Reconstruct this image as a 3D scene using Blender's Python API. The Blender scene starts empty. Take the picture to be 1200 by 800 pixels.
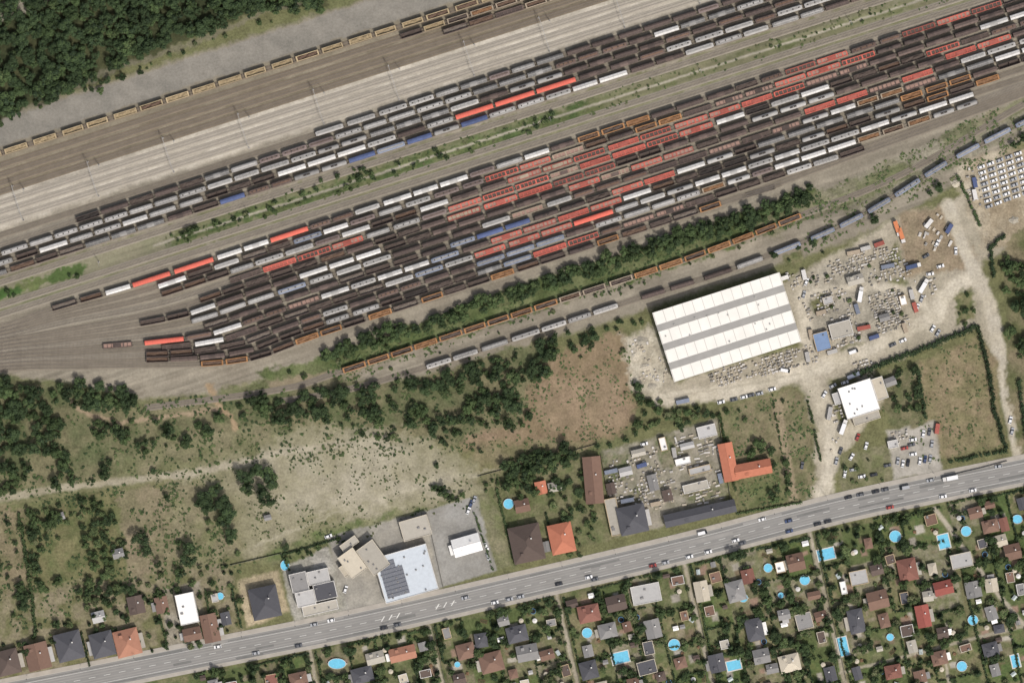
import bpy, math, random
import numpy as np
from mathutils import Vector, Matrix
random.seed(11)
S=0.5
def W(px,py): return ((px-600)*S,(400-py)*S)
def l1(v):
    v=v/255.0
    return v/12.92 if v<=0.04045 else ((v+0.055)/1.055)**2.4
def C(r,g,b,k=1.0):
    m=(r*.3+g*.59+b*.11); q=.13
    r,g,b=[v*(1-q)+m*q for v in(r,g,b)]  # greys every colour a little: haze mixed into the colours themselves
    k*=.87
    return (l1(r)*k,l1(g)*k,l1(b)*k*1.02)
scene=bpy.context.scene
COL=scene.collection
# ------------------------------------------------------------------ materials
MATS={}
def mat(name,c,var=0.18,scale=0.6,rough=0.85,rnd=0.0,metal=0.0,wave=None):
    if name in MATS: return MATS[name]
    m=bpy.data.materials.new(name); m.use_nodes=True
    nt=m.node_tree; N=nt.nodes; L=nt.links
    b=N['Principled BSDF']; b.inputs['Roughness'].default_value=rough; b.inputs['Metallic'].default_value=metal
    if rough>0.6: b.inputs['Specular IOR Level'].default_value=0.15
    tc=N.new('ShaderNodeTexCoord'); no=N.new('ShaderNodeTexNoise'); no.inputs['Scale'].default_value=scale
    no.inputs['Detail'].default_value=5; no.inputs['Roughness'].default_value=0.65
    oi=N.new('ShaderNodeObjectInfo')
    ad=N.new('ShaderNodeVectorMath'); ad.operation='ADD'
    sc=N.new('ShaderNodeVectorMath'); sc.operation='SCALE'; sc.inputs['Scale'].default_value=0.37
    L.new(oi.outputs['Location'],sc.inputs[0]); L.new(tc.outputs['Object'],ad.inputs[0]); L.new(sc.outputs[0],ad.inputs[1])
    L.new(ad.outputs[0],no.inputs['Vector'])
    a=N.new('ShaderNodeMath'); a.operation='MULTIPLY_ADD'; a.inputs[1].default_value=var*4; a.inputs[2].default_value=1-var*2
    L.new(no.outputs['Fac'],a.inputs[0])
    r=N.new('ShaderNodeMath'); r.operation='MULTIPLY_ADD'; r.inputs[1].default_value=rnd*2; r.inputs[2].default_value=-rnd
    L.new(oi.outputs['Random'],r.inputs[0])
    s=N.new('ShaderNodeMath'); s.operation='ADD'; L.new(a.outputs[0],s.inputs[0]); L.new(r.outputs[0],s.inputs[1])
    last=s
    if wave:
        w=N.new('ShaderNodeTexWave'); w.inputs['Scale'].default_value=wave; w.bands_direction='X'
        L.new(tc.outputs['Object'],w.inputs['Vector'])
        q=N.new('ShaderNodeMath'); q.operation='MULTIPLY_ADD'; q.inputs[1].default_value=0.12; L.new(w.outputs['Fac'],q.inputs[0]); L.new(s.outputs[0],q.inputs[2])
        last=q
    h=N.new('ShaderNodeHueSaturation'); h.inputs['Color'].default_value=(*c,1)
    L.new(last.outputs[0],h.inputs['Value']); L.new(h.outputs[0],b.inputs['Base Color'])
    MATS[name]=m; return m
# ------------------------------------------------------------------ mesh builder
class MB:
    def __init__(s): s.v=[];s.f=[];s.m=[];s.mats=[]
    def mi(s,m):
        if m not in s.mats: s.mats.append(m)
        return s.mats.index(m)
    def add(s,vs,fs,m):
        o=len(s.v); s.v.extend(vs); k=s.mi(m)
        for f in fs: s.f.append([i+o for i in f]); s.m.append(k)
    def box(s,x0,x1,y0,y1,z0,z1,m,tx=0,ty=0,M=None):
        vs=[(x0,y0,z0),(x1,y0,z0),(x1,y1,z0),(x0,y1,z0),(x0+tx,y0+ty,z1),(x1-tx,y0+ty,z1),(x1-tx,y1-ty,z1),(x0+tx,y1-ty,z1)]
        if M is not None: vs=[tuple(M@Vector(v)) for v in vs]
        s.add(vs,[(3,2,1,0),(4,5,6,7),(0,1,5,4),(1,2,6,5),(2,3,7,6),(3,0,4,7)],m)
    def cyl(s,p0,p1,r0,r1,n,m,caps=True):
        p0=Vector(p0);p1=Vector(p1); d=(p1-p0).normalized(); a=d.orthogonal().normalized(); b=d.cross(a)
        vs=[];fs=[]
        for p,r in((p0,r0),(p1,r1)):
            for i in range(n):
                t=2*math.pi*i/n; vs.append(tuple(p+a*r*math.cos(t)+b*r*math.sin(t)))
        for i in range(n): fs.append((i,(i+1)%n,n+(i+1)%n,n+i))
        if caps: fs.append(tuple(range(n-1,-1,-1))); fs.append(tuple(range(n,2*n)))
        s.add(vs,fs,m)
    def sweepx(s,prof,xs,m,caps=True):
        n=len(prof); vs=[];fs=[]
        for x,sc in xs:
            for y,z in prof:
                zc=prof[0][1]; vs.append((x,y*sc,zc+(z-zc)*sc))
        for k in range(len(xs)-1):
            for i in range(n-1): fs.append((k*n+i,(k+1)*n+i,(k+1)*n+i+1,k*n+i+1))
        if caps: fs.append(tuple(range(n))); fs.append(tuple(range(len(xs)*n-1,(len(xs)-1)*n-1,-1)))
        s.add(vs,fs,m)
    def mesh(s,name):
        me=bpy.data.meshes.new(name); me.from_pydata(s.v,[],s.f)
        for m in s.mats: me.materials.append(m)
        me.polygons.foreach_set('material_index',s.m); me.update(); return me
def obj(name,me,loc=(0,0,0),rz=0,sc=None,parent=None):
    o=bpy.data.objects.new(name,me); o.location=loc; o.rotation_euler=(0,0,rz)
    if sc: o.scale=sc
    COL.objects.link(o)
    if parent: o.parent=parent
    return o
# ------------------------------------------------------------------ numpy noise / ground
rg=np.random.default_rng(5)
LAT=rg.random((8,256,256)).astype(np.float32)
def vn(x,y,k=0):
    xi=np.floor(x).astype(np.int64); yi=np.floor(y).astype(np.int64); fx=(x-xi);fy=(y-yi)
    fx=fx*fx*(3-2*fx);fy=fy*fy*(3-2*fy); G=LAT[k%8]
    a=G[yi&255,xi&255];b=G[yi&255,(xi+1)&255];c=G[(yi+1)&255,xi&255];d=G[(yi+1)&255,(xi+1)&255]
    return (a*(1-fx)+b*fx)*(1-fy)+(c*(1-fx)+d*fx)*fy
def vn1(x,y,s,k): return float(vn(np.array([x/s]),np.array([y/s]),k)[0])
def fbm(x,y,k=0,o=4):
    t=0;a=0.5;n=0
    for i in range(o):
        t=t+a*vn(x*2**i+17*i,y*2**i+31*i,k+i); n+=a; a*=0.55
    return t/n
def ext(c0,c1,step):
    mid=np.arange(c0,c1+step/2,step)
    g=[];d=step
    v=0
    while v<14000: d*=1.6; v+=d; g.append(v)
    g=np.array(g)
    return np.concatenate([(c0-g)[::-1],mid,c1+g])
gx=ext(-120,1320,1.35); gy=ext(-110,910,1.35)
PX,PY=np.meshgrid(gx,gy)
PX=PX.ravel();PY=PY.ravel()
COLR=np.zeros((PX.size,4),np.float32)
def cc(c): return np.array(C(*c),np.float32)
big=fbm(PX/90,PY/90,1)
base=cc((108,104,70))[None]*(1-big[:,None])+cc((92,98,62))[None]*big[:,None]
COLR[:,:3]=base; COLR[:,3]=1.0
WX=(fbm(PX/14,PY/14,2)-.5)*2; WY=(fbm(PX/14+50,PY/14+9,3)-.5)*2
WX+=(vn(PX/3.1,PY/3.1,5)-.5)*.7; WY+=(vn(PX/3.1+7,PY/3.1,6)-.5)*.7
def seg_d(x,y,p,q):
    dx=q[0]-p[0];dy=q[1]-p[1]; l=dx*dx+dy*dy+1e-9
    t=np.clip(((x-p[0])*dx+(y-p[1])*dy)/l,0,1)
    return np.hypot(x-p[0]-t*dx,y-p[1]-t*dy)
def blend(idx,a,c1,c2,ns,vs):
    a=a[:,None]; col=cc(c1)[None]
    if c2 is not None:
        n=np.clip((fbm(PX[idx]/ns,PY[idx]/ns,4,5)-.5)*3.0+.5,0,1)[:,None]; col=cc(c1)[None]*(1-n)+cc(c2)[None]*n
    COLR[idx,:3]=COLR[idx,:3]*(1-a)+col*a
    COLR[idx,3]=COLR[idx,3]*(1-a[:,0])+vs*a[:,0]
def paint(pts,c1,c2=None,soft=2,warp=5,alpha=1,ns=22,vs=1.0):
    xs=[p[0] for p in pts];ys=[p[1] for p in pts];mg=soft*2+warp*1.5+4
    idx=np.nonzero((PX>min(xs)-mg)&(PX<max(xs)+mg)&(PY>min(ys)-mg)&(PY<max(ys)+mg))[0]
    if not len(idx): return
    x=PX[idx]+warp*WX[idx];y=PY[idx]+warp*WY[idx]
    d=np.full(x.shape,1e9);ins=np.zeros(x.shape,bool)
    n=len(pts)
    for i in range(n):
        p=pts[i];q=pts[(i+1)%n]; d=np.minimum(d,seg_d(x,y,p,q))
        cr=((p[1]>y)!=(q[1]>y))&(x<(q[0]-p[0])*(y-p[1])/((q[1]-p[1])+1e-12)+p[0]); ins^=cr
    sd=np.where(ins,-d,d); a=np.clip(.5-sd/(2*soft),0,1)*alpha
    blend(idx,a,c1,c2,ns,vs)
def stroke(pts,w,c1,c2=None,soft=1.5,warp=2,alpha=1,ns=22,vs=0.7):
    xs=[p[0] for p in pts];ys=[p[1] for p in pts];mg=w+soft*2+warp*1.5+4
    idx=np.nonzero((PX>min(xs)-mg)&(PX<max(xs)+mg)&(PY>min(ys)-mg)&(PY<max(ys)+mg))[0]
    if not len(idx): return
    x=PX[idx]+warp*WX[idx];y=PY[idx]+warp*WY[idx]; d=np.full(x.shape,1e9)
    for i in range(len(pts)-1): d=np.minimum(d,seg_d(x,y,pts[i],pts[i+1]))
    a=np.clip(.5-(d-w)/(2*soft),0,1)*alpha
    blend(idx,a,c1,c2,ns,vs)
def L32(y6,x): return y6-0.32*(x-600)
def L3(y6,x): return y6-0.325*(x-600)
# yard ballast
paint([(-300,L32(-55,-300)),(460,L32(-55,460)),(700,-300),(1600,-300),(1600,-90),(1260,112),(1200,165),(1060,250),(1000,280),(900,315),(740,368),(500,440),(380,450),(250,462),(165,468),(80,448),(0,440),(-300,450)],
  (126,118,102),(137,129,112),soft=3,warp=4,ns=40,vs=.5)
def band(y0,y1,c1,c2=None,x0=-140,x1=1340,alpha=1,soft=2,warp=3,ns=25,vs=.5):
    paint([(x0,L32(y0,x0)),(x1,L32(y0,x1)),(x1,L32(y1,x1)),(x0,L32(y1,x0))],c1,c2,soft,warp,alpha,ns,vs)
band(-52,-19,(122,118,108),(131,126,115))
band(-19,2,(120,112,94),(128,119,100))
band(2,34,(114,104,86),(126,117,98),warp=6)
band(12,16,(92,90,66),(108,101,78),alpha=.6); band(24,27,(88,86,64),alpha=.5)
band(36,76,(170,162,146),(158,150,134),soft=3)
band(42,45,(146,138,123),alpha=.5);band(54,57,(150,142,127),alpha=.6);band(66,68,(144,136,120),alpha=.6)
band(78,134,(126,119,104),(136,128,112))
band(134,176,(120,116,93),(108,107,78),warp=8)
band(140,146,(84,94,56),(108,106,76),x0=170,x1=640,warp=7,alpha=.8)
band(147,163,(68,84,46),(88,96,58),x0=190,x1=720,warp=9,soft=3,vs=1,ns=12)
band(166,171,(104,106,70),(122,117,92),warp=7,alpha=.8)
band(148,162,(92,97,62),(114,110,84),x0=690,x1=1250,warp=7,soft=3)
band(140,175,(110,110,84),(130,123,104),x0=-140,x1=200,warp=9,alpha=.6)
band(152.5,155,(150,143,126),x0=180,x1=1200,warp=1,soft=1)
stroke([(-40,352),(20,338),(90,318)],5,(84,96,54),(100,106,66),warp=9); stroke([(60,325),(95,314)],7,(70,88,46),warp=8)
stroke([(0,345),(22,340)],5,(62,88,42),warp=6)
paint([(300,437),(420,405),(600,337),(760,288),(950,222),(975,235),(940,262),(800,310),(600,375),(480,412),(400,440),(330,455)],(76,88,50),(96,102,66),warp=7,vs=1)
paint([(250,458),(330,440),(420,440),(400,470),(300,480)],(92,98,62),(118,112,86),warp=8)
paint([(960,225),(1060,180),(1200,110),(1300,60),(1300,100),(1200,150),(1060,228),(1000,255)],(120,116,94),(132,126,108),warp=6)
paint([(1100,160),(1200,112),(1210,125),(1110,176)],(98,102,70),(118,112,86),warp=5,alpha=.8)
paint([(860,268),(960,225),(1060,190),(1080,200),(1000,240),(900,280)],(90,96,60),(116,112,88),warp=7,alpha=.8)
u=(PX-0.32*PY); v=(PY+0.32*PX)
st=(vn(u/70,v/2.6,5)-.5)*.34+(vn(u/160,v/7,6)-.5)*.24+(fbm(u/30,v/10,7)-.5)*.3
y6=PY+0.322*(PX-600)
ym=np.clip((y6+20)/20,0,1)*np.clip((400-y6)/10,0,1)
COLR[:,:3]*=(1+st*ym)[:,None]
# ------- south / outside areas
paint([(-140,445),(0,440),(160,470),(260,470),(400,450),(500,440),(640,395),(640,470),(600,520),(300,520),(160,560),(-140,590)],(86,92,60),(112,107,78),warp=6)
paint([(200,560),(300,505),(380,500),(520,520),(560,540),(620,560),(590,600),(480,602),(400,625),(300,655),(215,650),(185,600)],(136,130,104),(118,115,84),warp=14,soft=8,ns=38,vs=.8)
paint([(310,520),(450,505),(540,545),(520,585),(420,602),(330,600),(290,560)],(154,147,125),(138,132,106),warp=16,soft=12,ns=30,alpha=.95,vs=.7)
paint([(350,560),(450,545),(500,570),(440,590),(360,590)],(164,156,136),(146,139,116),warp=14,soft=8,ns=14,alpha=.6,vs=.7)
paint([(330,640),(400,612),(500,595),(560,585),(540,600),(420,625),(340,655),(300,665)],(90,102,60),(116,116,82),warp=9,soft=4,ns=12)
paint([(170,520),(260,500),(330,505),(300,530),(200,555),(130,560)],(102,103,70),(120,114,86),warp=9,soft=5)
paint([(620,455),(640,420),(700,395),(735,390),(745,470),(735,505),(690,520),(600,535),(540,520),(560,505),(610,500)],(136,116,92),(122,106,80),warp=9,soft=4,ns=24,vs=.8)
paint([(625,460),(720,440),(730,500),(640,510)],(142,122,97),(126,110,86),warp=12,soft=6,ns=12,alpha=.6,vs=.8)
paint([(560,520),(690,515),(700,540),(600,560),(560,560)],(122,112,84),(106,102,70),warp=9,soft=5)
paint([(-140,590),(0,588),(40,600),(35,700),(0,740),(-140,745)],(126,114,88),(104,101,70),warp=9,ns=14)
paint([(30,600),(130,575),(150,690),(90,740),(35,745)],(86,93,56),(110,106,72),warp=8,ns=12)
paint([(135,575),(195,568),(212,640),(200,690),(155,690)],(128,116,92),(114,108,80),warp=7)
paint([(196,570),(240,560),(290,640),(215,680)],(104,106,70),(122,115,88),warp=8)
stroke([(-140,598),(0,583),(60,574),(130,565),(215,556),(255,548),(330,530),(400,520)],4.2,(156,148,126),(144,136,112),soft=2,warp=3)
stroke([(-140,606),(0,591),(130,572),(215,562)],1.2,(118,114,82),soft=1,warp=3,alpha=.7)
stroke([(245,452),(252,470),(270,488),(276,500)],3,(150,128,98),warp=4)
stroke([(80,468),(105,486),(140,494),(200,488),(258,478)],2.5,(146,128,102),warp=4)
stroke([(320,450),(380,440),(420,430)],4,(130,118,94),warp=4)
stroke([(300,640),(400,598),(520,560),(620,545)],1.6,(168,160,138),soft=1.2,warp=5,alpha=.4)
# industrial beige
paint([(735,395),(765,385),(790,447),(938,405),(915,335),(940,318),(1000,285),(1060,250),(1110,238),(1200,180),(1200,290),(1150,305),(1150,340),(1175,400),(1180,440),(1145,385),(1050,420),(1000,440),(970,445),(985,500),(965,585),(948,585),(955,500),(935,450),(860,468),(770,470),(740,455)],(160,151,131),(146,138,118),warp=5,soft=3,ns=22,vs=.7)
paint([(1055,250),(1110,238),(1145,300),(1140,315),(1060,325)],(136,120,97),(126,114,90),warp=5,soft=3,ns=12)
paint([(1120,195),(1150,180),(1200,175),(1300,160),(1300,290),(1150,290),(1130,240)],(170,160,138),(146,133,109),warp=6,soft=4)
paint([(1150,232),(1200,235),(1205,275),(1165,285)],(136,122,98),(150,138,114),warp=6)
paint([(728,395),(762,385),(785,445),(760,462),(738,450)],(160,151,130),(174,166,146),warp=10,soft=5,ns=9)
paint([(930,325),(1000,300),(1050,335),(1060,395),(960,415),(940,400)],(138,132,117),(154,147,130),warp=6,soft=5,ns=10,alpha=.8)
for q in([(948,350),(965,342),(975,360),(955,368)],[(1040,330),(1060,325),(1065,340),(1045,345)],[(985,408),(1010,400),(1015,412),(990,420)],[(1118,338),(1140,340),(1145,372),(1120,380)],[(1040,300),(1052,285),(1058,305),(1048,312)],[(918,300),(940,292),(945,305),(922,314)]):
    paint(q,(88,94,58),(112,108,76),warp=6,soft=2,ns=6)
D=(182,173,153);D2=(168,159,138)
stroke([(772,468),(830,462),(900,448),(940,436),(985,422),(1050,395),(1095,372),(1105,345),(1135,328),(1150,330)],8.5,D,D2,soft=3,warp=5)
stroke([(940,436),(962,470),(978,505),(972,550),(964,585)],9,D,D2,soft=3,warp=4)
stroke([(1110,240),(1128,285),(1142,318),(1160,355),(1170,410),(1182,470),(1192,520),(1198,548)],7.5,(170,162,144),D2,soft=2,warp=2)
stroke([(935,335),(945,380),(950,430)],7,D,D2,soft=3,warp=5)
stroke([(1010,430),(1025,470),(1000,500),(985,520)],10,D2,(150,142,122),soft=3,warp=4)
stroke([(1095,372),(1070,340),(1000,335),(940,345)],4,D2,D,soft=3,warp=4)
stroke([(782,466),(900,446),(938,438)],.8,(140,132,114),soft=1,warp=2,alpha=.6)
paint([(1078,425),(1145,395),(1168,420),(1178,520),(1110,535),(1085,520)],(128,114,87),(112,106,74),warp=5,soft=3,ns=14)
paint([(845,480),(880,468),(905,462),(930,455),(948,480),(955,560),(945,588),(870,600),(862,575),(845,510)],(118,109,82),(100,100,68),warp=5,soft=3,ns=10)
paint([(862,560),(905,550),(935,588),(870,600)],(104,103,70),(86,94,57),warp=4,ns=8)
paint([(905,470),(915,468),(935,585),(925,588)],(138,124,98),warp=3,soft=1.5)
paint([(985,535),(1050,520),(1060,560),(985,575)],(116,112,84),(98,101,66),warp=5,ns=8)
paint([(1040,505),(1095,493),(1104,552),(1048,562)],(160,154,142),(144,139,126),warp=2,soft=2,vs=.5,ns=10)
paint([(1020,440),(1080,425),(1085,500),(1045,500)],(88,92,60),(114,108,80),warp=7,ns=9)
paint([(1178,285),(1200,270),(1300,250),(1300,560),(1195,530),(1178,440)],(86,90,56),(120,110,84),warp=6)
paint([(702,530),(840,490),(850,600),(720,630),(706,600)],(144,137,121),(120,116,97),warp=4,soft=2,ns=8,vs=.7)
for q in([(708,534),(735,526),(740,560),(712,566)],[(770,512),(790,507),(800,545),(775,550)],[(735,575),(752,570),(755,585),(738,590)],[(800,575),(850,565),(852,580),(805,590)]):
    paint(q,(90,98,64),(122,116,94),warp=6,soft=2,ns=6)
paint([(500,598),(560,580),(582,668),(510,690)],(146,144,137),(132,129,121),warp=1.5,soft=1,vs=.5)
paint([(385,628),(500,598),(515,695),(400,722)],(152,147,134),(134,130,120),warp=2,soft=1.5,vs=.6)
paint([(558,580),(585,572),(605,660),(583,668)],(122,117,90),(98,102,66),warp=3)
paint([(560,560),(705,520),(720,630),(600,665),(585,600)],(90,96,60),(112,108,78),warp=4,soft=2,ns=9)
paint([(278,680),(325,668),(340,715),(290,735)],(172,156,126),(150,137,108),warp=3,soft=2)
paint([(330,665),(385,640),(408,715),(345,730)],(160,156,146),(140,137,124),warp=2,soft=1.5)
paint([(20,690),(270,660),(285,740),(90,790),(-20,800),(-100,740)],(98,98,64),(126,117,92),warp=6,soft=3,ns=10)
paint([(190,690),(235,680),(240,750),(195,760)],(146,139,123),(126,118,98),warp=3)
# ---- allotments south of the road
ROADP=[(-600,945),(-300,880),(-50,825),(100,795),(250,765),(420,731),(600,690),(800,643),(1000,592),(1200,551),(1330,522),(1700,440)]
def roady(x):
    for i in range(len(ROADP)-1):
        p,q=ROADP[i],ROADP[i+1]
        if p[0]<=x<=q[0]: return p[1]+(q[1]-p[1])*(x-p[0])/(q[0]-p[0])
    return 600
paint([(-50,845),(250,785),(600,710),(1000,612),(1330,540),(1330,1000),(-50,1000)],(82,92,54),(112,108,76),warp=2,soft=1,ns=12)
ca=math.radians(13.0)
E1=(math.cos(ca),-math.sin(ca)); E2=(math.sin(ca),math.cos(ca))
plots=[]
lanes=[360,500,650,800,947,1100]
edges=[220]+lanes+[1245]
random.seed(21)
for k in range(len(edges)-1):
    xa,xb=edges[k],edges[k+1]
    nn=4
    cuts=[0]
    for i in range(nn): cuts.append(cuts[-1]+random.uniform(.75,1.3))
    cuts=[c/cuts[-1]*(xb-xa-8) for c in cuts]
    for i in range(nn):
        s0=20+random.uniform(0,4); j=0
        while s0<240:
            dep=random.uniform(30,46); wd=cuts[i+1]-cuts[i]
            bx=xa+5+cuts[i]; by=roady(bx)
            def P(a,b,bx=bx,by=by): return (bx+(a*E1[0]+b*E2[0]),by+(a*E1[1]+b*E2[1]))
            wl=wd/E1[0]
            q=[P(0,s0),P(wl,s0),P(wl,s0+dep),P(0,s0+dep)]
            if min(p[1] for p in q)>840: break
            c=random.choice([((78,96,52),(98,102,64)),((92,98,60),(120,113,82)),((104,105,72),(84,94,56)),((118,111,86),(98,101,66)),((74,92,50),(90,98,56)),((130,123,102),(104,106,72)),((88,98,58),(76,88,50))])
            paint(q,c[0],c[1],soft=1,warp=1.8,ns=6)
            for _ in range(2):
                a=random.uniform(3,wl-12);b=s0+random.uniform(3,dep-12);w_=random.uniform(5,13);h_=random.uniform(4,11)
                paint([P(a,b),P(a+w_,b),P(a+w_,b+h_),P(a,b+h_)],*random.choice([((152,145,132),(136,130,116)),((116,102,80),(92,90,60)),((164,157,142),None),((134,123,102),(108,105,74)),((138,114,96),None)]),soft=1,warp=1.5,vs=.7,ns=5)
            plots.append((P,wl,s0,dep,q)); s0+=dep
for lx in lanes:
    ly=roady(lx)
    if lx==1100: stroke([(1096,596),(1128,640),(1165,690),(1205,738),(1260,800)],2.6,(160,151,132),soft=1,warp=1)
    else: stroke([(lx,ly+10),(lx+.225*220,ly+220)],2.3,(158,149,130),(142,133,112),soft=1,warp=1.5)
stroke([(985,800-12),(1100,758),(1200,733),(1300,712)],1.8,(152,144,124),soft=1,warp=1.5)
stroke([(1103,752),(1118,830)],1.8,(154,146,126),soft=1,warp=1)
# forest floor
paint([(-300,220),(-100,175),(0,140),(90,105),(165,72),(250,35),(300,12),(385,8),(400,-300),(-300,-300)],(54,60,38),(72,74,48),warp=6)
stroke([(-10,16),(20,10),(60,-12)],10,(140,134,118),warp=4)
stroke([(30,130),(130,82),(230,50),(290,22),(350,4)],3,(112,107,88),warp=6,alpha=.7)
nx,ny=len(gx),len(gy)
vx=(PX-600)*S; vy=(400-PY)*S
me=bpy.data.meshes.new('ground')
me.vertices.add(PX.size)
co=np.zeros((PX.size,3),np.float32);co[:,0]=vx;co[:,1]=vy
me.vertices.foreach_set('co',co.ravel())
i0=(np.arange(ny-1)[:,None]*nx+np.arange(nx-1)[None]).ravel()
quads=np.stack([i0+nx,i0+nx+1,i0+1,i0],1).astype(np.int32)
nf=len(quads)
me.loops.add(nf*4); me.polygons.add(nf)
me.loops.foreach_set('vertex_index',quads.ravel())
me.polygons.foreach_set('loop_start',np.arange(nf,dtype=np.int32)*4)
me.update(calc_edges=True)
at=me.color_attributes.new('Col','FLOAT_COLOR','POINT')
COLR=np.clip(COLR,0,4)
at.data.foreach_set('color',COLR.ravel())
gm=bpy.data.materials.new('ground_surface');gm.use_nodes=True
nt=gm.node_tree;N=nt.nodes;L=nt.links;b=N['Principled BSDF'];b.inputs['Roughness'].default_value=.95;b.inputs['Specular IOR Level'].default_value=.1
an=N.new('ShaderNodeAttribute');an.attribute_name='Col'
tc=N.new('ShaderNodeTexCoord')
n1=N.new('ShaderNodeTexNoise');n1.inputs['Scale'].default_value=.75;n1.inputs['Detail'].default_value=5;n1.inputs['Roughness'].default_value=.7
n2=N.new('ShaderNodeTexNoise');n2.inputs['Scale'].default_value=.14;n2.inputs['Detail'].default_value=7;n2.inputs['Roughness'].default_value=.7
L.new(tc.outputs['Object'],n1.inputs['Vector']);L.new(tc.outputs['Object'],n2.inputs['Vector'])
ad=N.new('ShaderNodeMath');ad.operation='ADD';L.new(n1.outputs['Fac'],ad.inputs[0]);L.new(n2.outputs['Fac'],ad.inputs[1])
sb=N.new('ShaderNodeMath');sb.operation='SUBTRACT';sb.inputs[1].default_value=1.0;L.new(ad.outputs[0],sb.inputs[0])
mu=N.new('ShaderNodeMath');mu.operation='MULTIPLY';L.new(sb.outputs[0],mu.inputs[0]);L.new(an.outputs['Alpha'],mu.inputs[1])
ma=N.new('ShaderNodeMath');ma.operation='MULTIPLY_ADD';ma.inputs[1].default_value=1.55;ma.inputs[2].default_value=1.0;L.new(mu.outputs[0],ma.inputs[0])
vm=N.new('ShaderNodeVectorMath');vm.operation='SCALE';L.new(an.outputs['Color'],vm.inputs[0]);L.new(ma.outputs[0],vm.inputs['Scale'])
L.new(vm.outputs[0],b.inputs['Base Color'])
bp=N.new('ShaderNodeBump');bp.inputs['Strength'].default_value=.4;bp.inputs['Distance'].default_value=.25;L.new(n1.outputs['Fac'],bp.inputs['Height']);L.new(bp.outputs[0],b.inputs['Normal'])
me.materials.append(gm)
obj('ground',me)
# ------------------------------------------------------------------ paths and ribbons
def smooth(pts,step=8):
    out=[];n=len(pts)
    for i in range(n-1):
        p0=pts[max(i-1,0)];p1=pts[i];p2=pts[i+1];p3=pts[min(i+2,n-1)]
        m=max(1,int(math.hypot(p2[0]-p1[0],p2[1]-p1[1])/step))
        for k in range(m):
            t=k/m;o=[]
            for a in(0,1):
                o.append(.5*((2*p1[a])+(-p0[a]+p2[a])*t+(2*p0[a]-5*p1[a]+4*p2[a]-p3[a])*t*t+(-p0[a]+3*p1[a]-3*p2[a]+p3[a])*t**3))
            out.append(tuple(o))
    out.append(pts[-1]);return out
class Path:
    def __init__(s,pts,sm=True):
        p=smooth(pts) if sm else pts
        s.p=[Vector((*W(*q),0)) for q in p]
        s.d=[0]
        for i in range(1,len(s.p)): s.d.append(s.d[-1]+(s.p[i]-s.p[i-1]).length)
        s.len=s.d[-1]; s._a=np.array(s.d)
    def at(s,t):
        t=min(max(t,0),s.len); i=int(np.searchsorted(s._a,t,side='right'))-1; i=min(max(i,0),len(s.p)-2)
        a=(t-s.d[i])/(s.d[i+1]-s.d[i]+1e-9); q=s.p[i].lerp(s.p[i+1],a); d=(s.p[i+1]-s.p[i]).normalized()
        return q,d
    def tx(s,px):
        wx=(px-600)*S
        for i in range(len(s.p)-1):
            if s.p[i].x<=wx<=s.p[i+1].x:
                return s.d[i]+(s.d[i+1]-s.d[i])*(wx-s.p[i].x)/(s.p[i+1].x-s.p[i].x+1e-9)
        return 0 if wx<s.p[0].x else s.len
def ribbon(mb,path,o0,o1,z0,z1,m,t0=0,t1=None,step=6):
    if t1 is None: t1=path.len
    n=max(1,int((t1-t0)/step)); vs=[];fs=[]
    for i in range(n+1):
        q,d=path.at(t0+(t1-t0)*i/n); nr=Vector((-d.y,d.x,0))
        a=q+nr*o0;b_=q+nr*o1
        vs+= [(a.x,a.y,z0),(b_.x,b_.y,z0),(b_.x,b_.y,z1),(a.x,a.y,z1)]
    for i in range(n):
        k=i*4
        fs+=[(k+2,k+3,k+7,k+6),(k+3,k,k+4,k+7),(k+1,k+2,k+6,k+5)]
    fs+=[(0,3,2,1),(n*4,n*4+1,n*4+2,n*4+3)]
    mb.add(vs,fs,m)
# --- railway tracks
m_rail=mat('rail_steel',C(128,120,112),.1,1,.45,metal=.3)
m_sleep=mat('sleeper_wood',C(110,101,88),.2,.3)
m_sleepc=mat('sleeper_concrete',C(166,158,144),.12,.3)
m_bal=[mat('track_ballast_a',C(122,113,98),.18,.15,rnd=.06),mat('track_ballast_b',C(132,124,109),.18,.15,rnd=.06),mat('track_ballast_rusty',C(116,104,87),.18,.15,rnd=.08),mat('track_ballast_light',C(152,144,129),.12,.15,rnd=.05)]
def track(path,bi=0,zo=0.0):
    mb=MB()
    n=max(1,int(path.len/10));vs=[];fs=[]
    for i in range(n+1):
        q,d=path.at(path.len*i/n);nr=Vector((-d.y,d.x,0))
        for o,z in((-2.0,-.02),(-1.5,.14),(1.5,.14),(2.0,-.02)):
            a=q+nr*o;vs.append((a.x,a.y,z+zo))
    for i in range(n):
        for j in range(3): fs.append((i*4+j,(i+1)*4+j,(i+1)*4+j+1,i*4+j+1))
    mb.add(vs,[tuple(reversed(f)) for f in fs] ,m_bal[bi])
    t=0;sm=m_sleepc if bi==3 else m_sleep
    while t<path.len:
        q,d=path.at(t);nr=Vector((-d.y,d.x,0));a=d*.13
        vs=[]
        for z in(.15,.22):
            for e in(-a-nr*1.25,a-nr*1.25,a+nr*1.25,-a+nr*1.25):
                p=q+e;vs.append((p.x,p.y,z+zo))
        mb.add(vs,[(4,5,6,7),(0,1,5,4),(1,2,6,5),(2,3,7,6),(3,0,4,7)],sm)
        t+=.8
    for o in(-.7475,.7475): ribbon(mb,path,o-.055,o+.055,.22+zo,.37+zo,m_rail,step=10)
    obj('railway_track',mb.mesh('railway_track'))
XE0,XE1=-110,1310
def lin_path(y6,x0=XE0,x1=XE1,s=.32): return Path([(x0,y6-s*(x0-600)),(x1,y6-s*(x1-600))],False)
T={}
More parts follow.
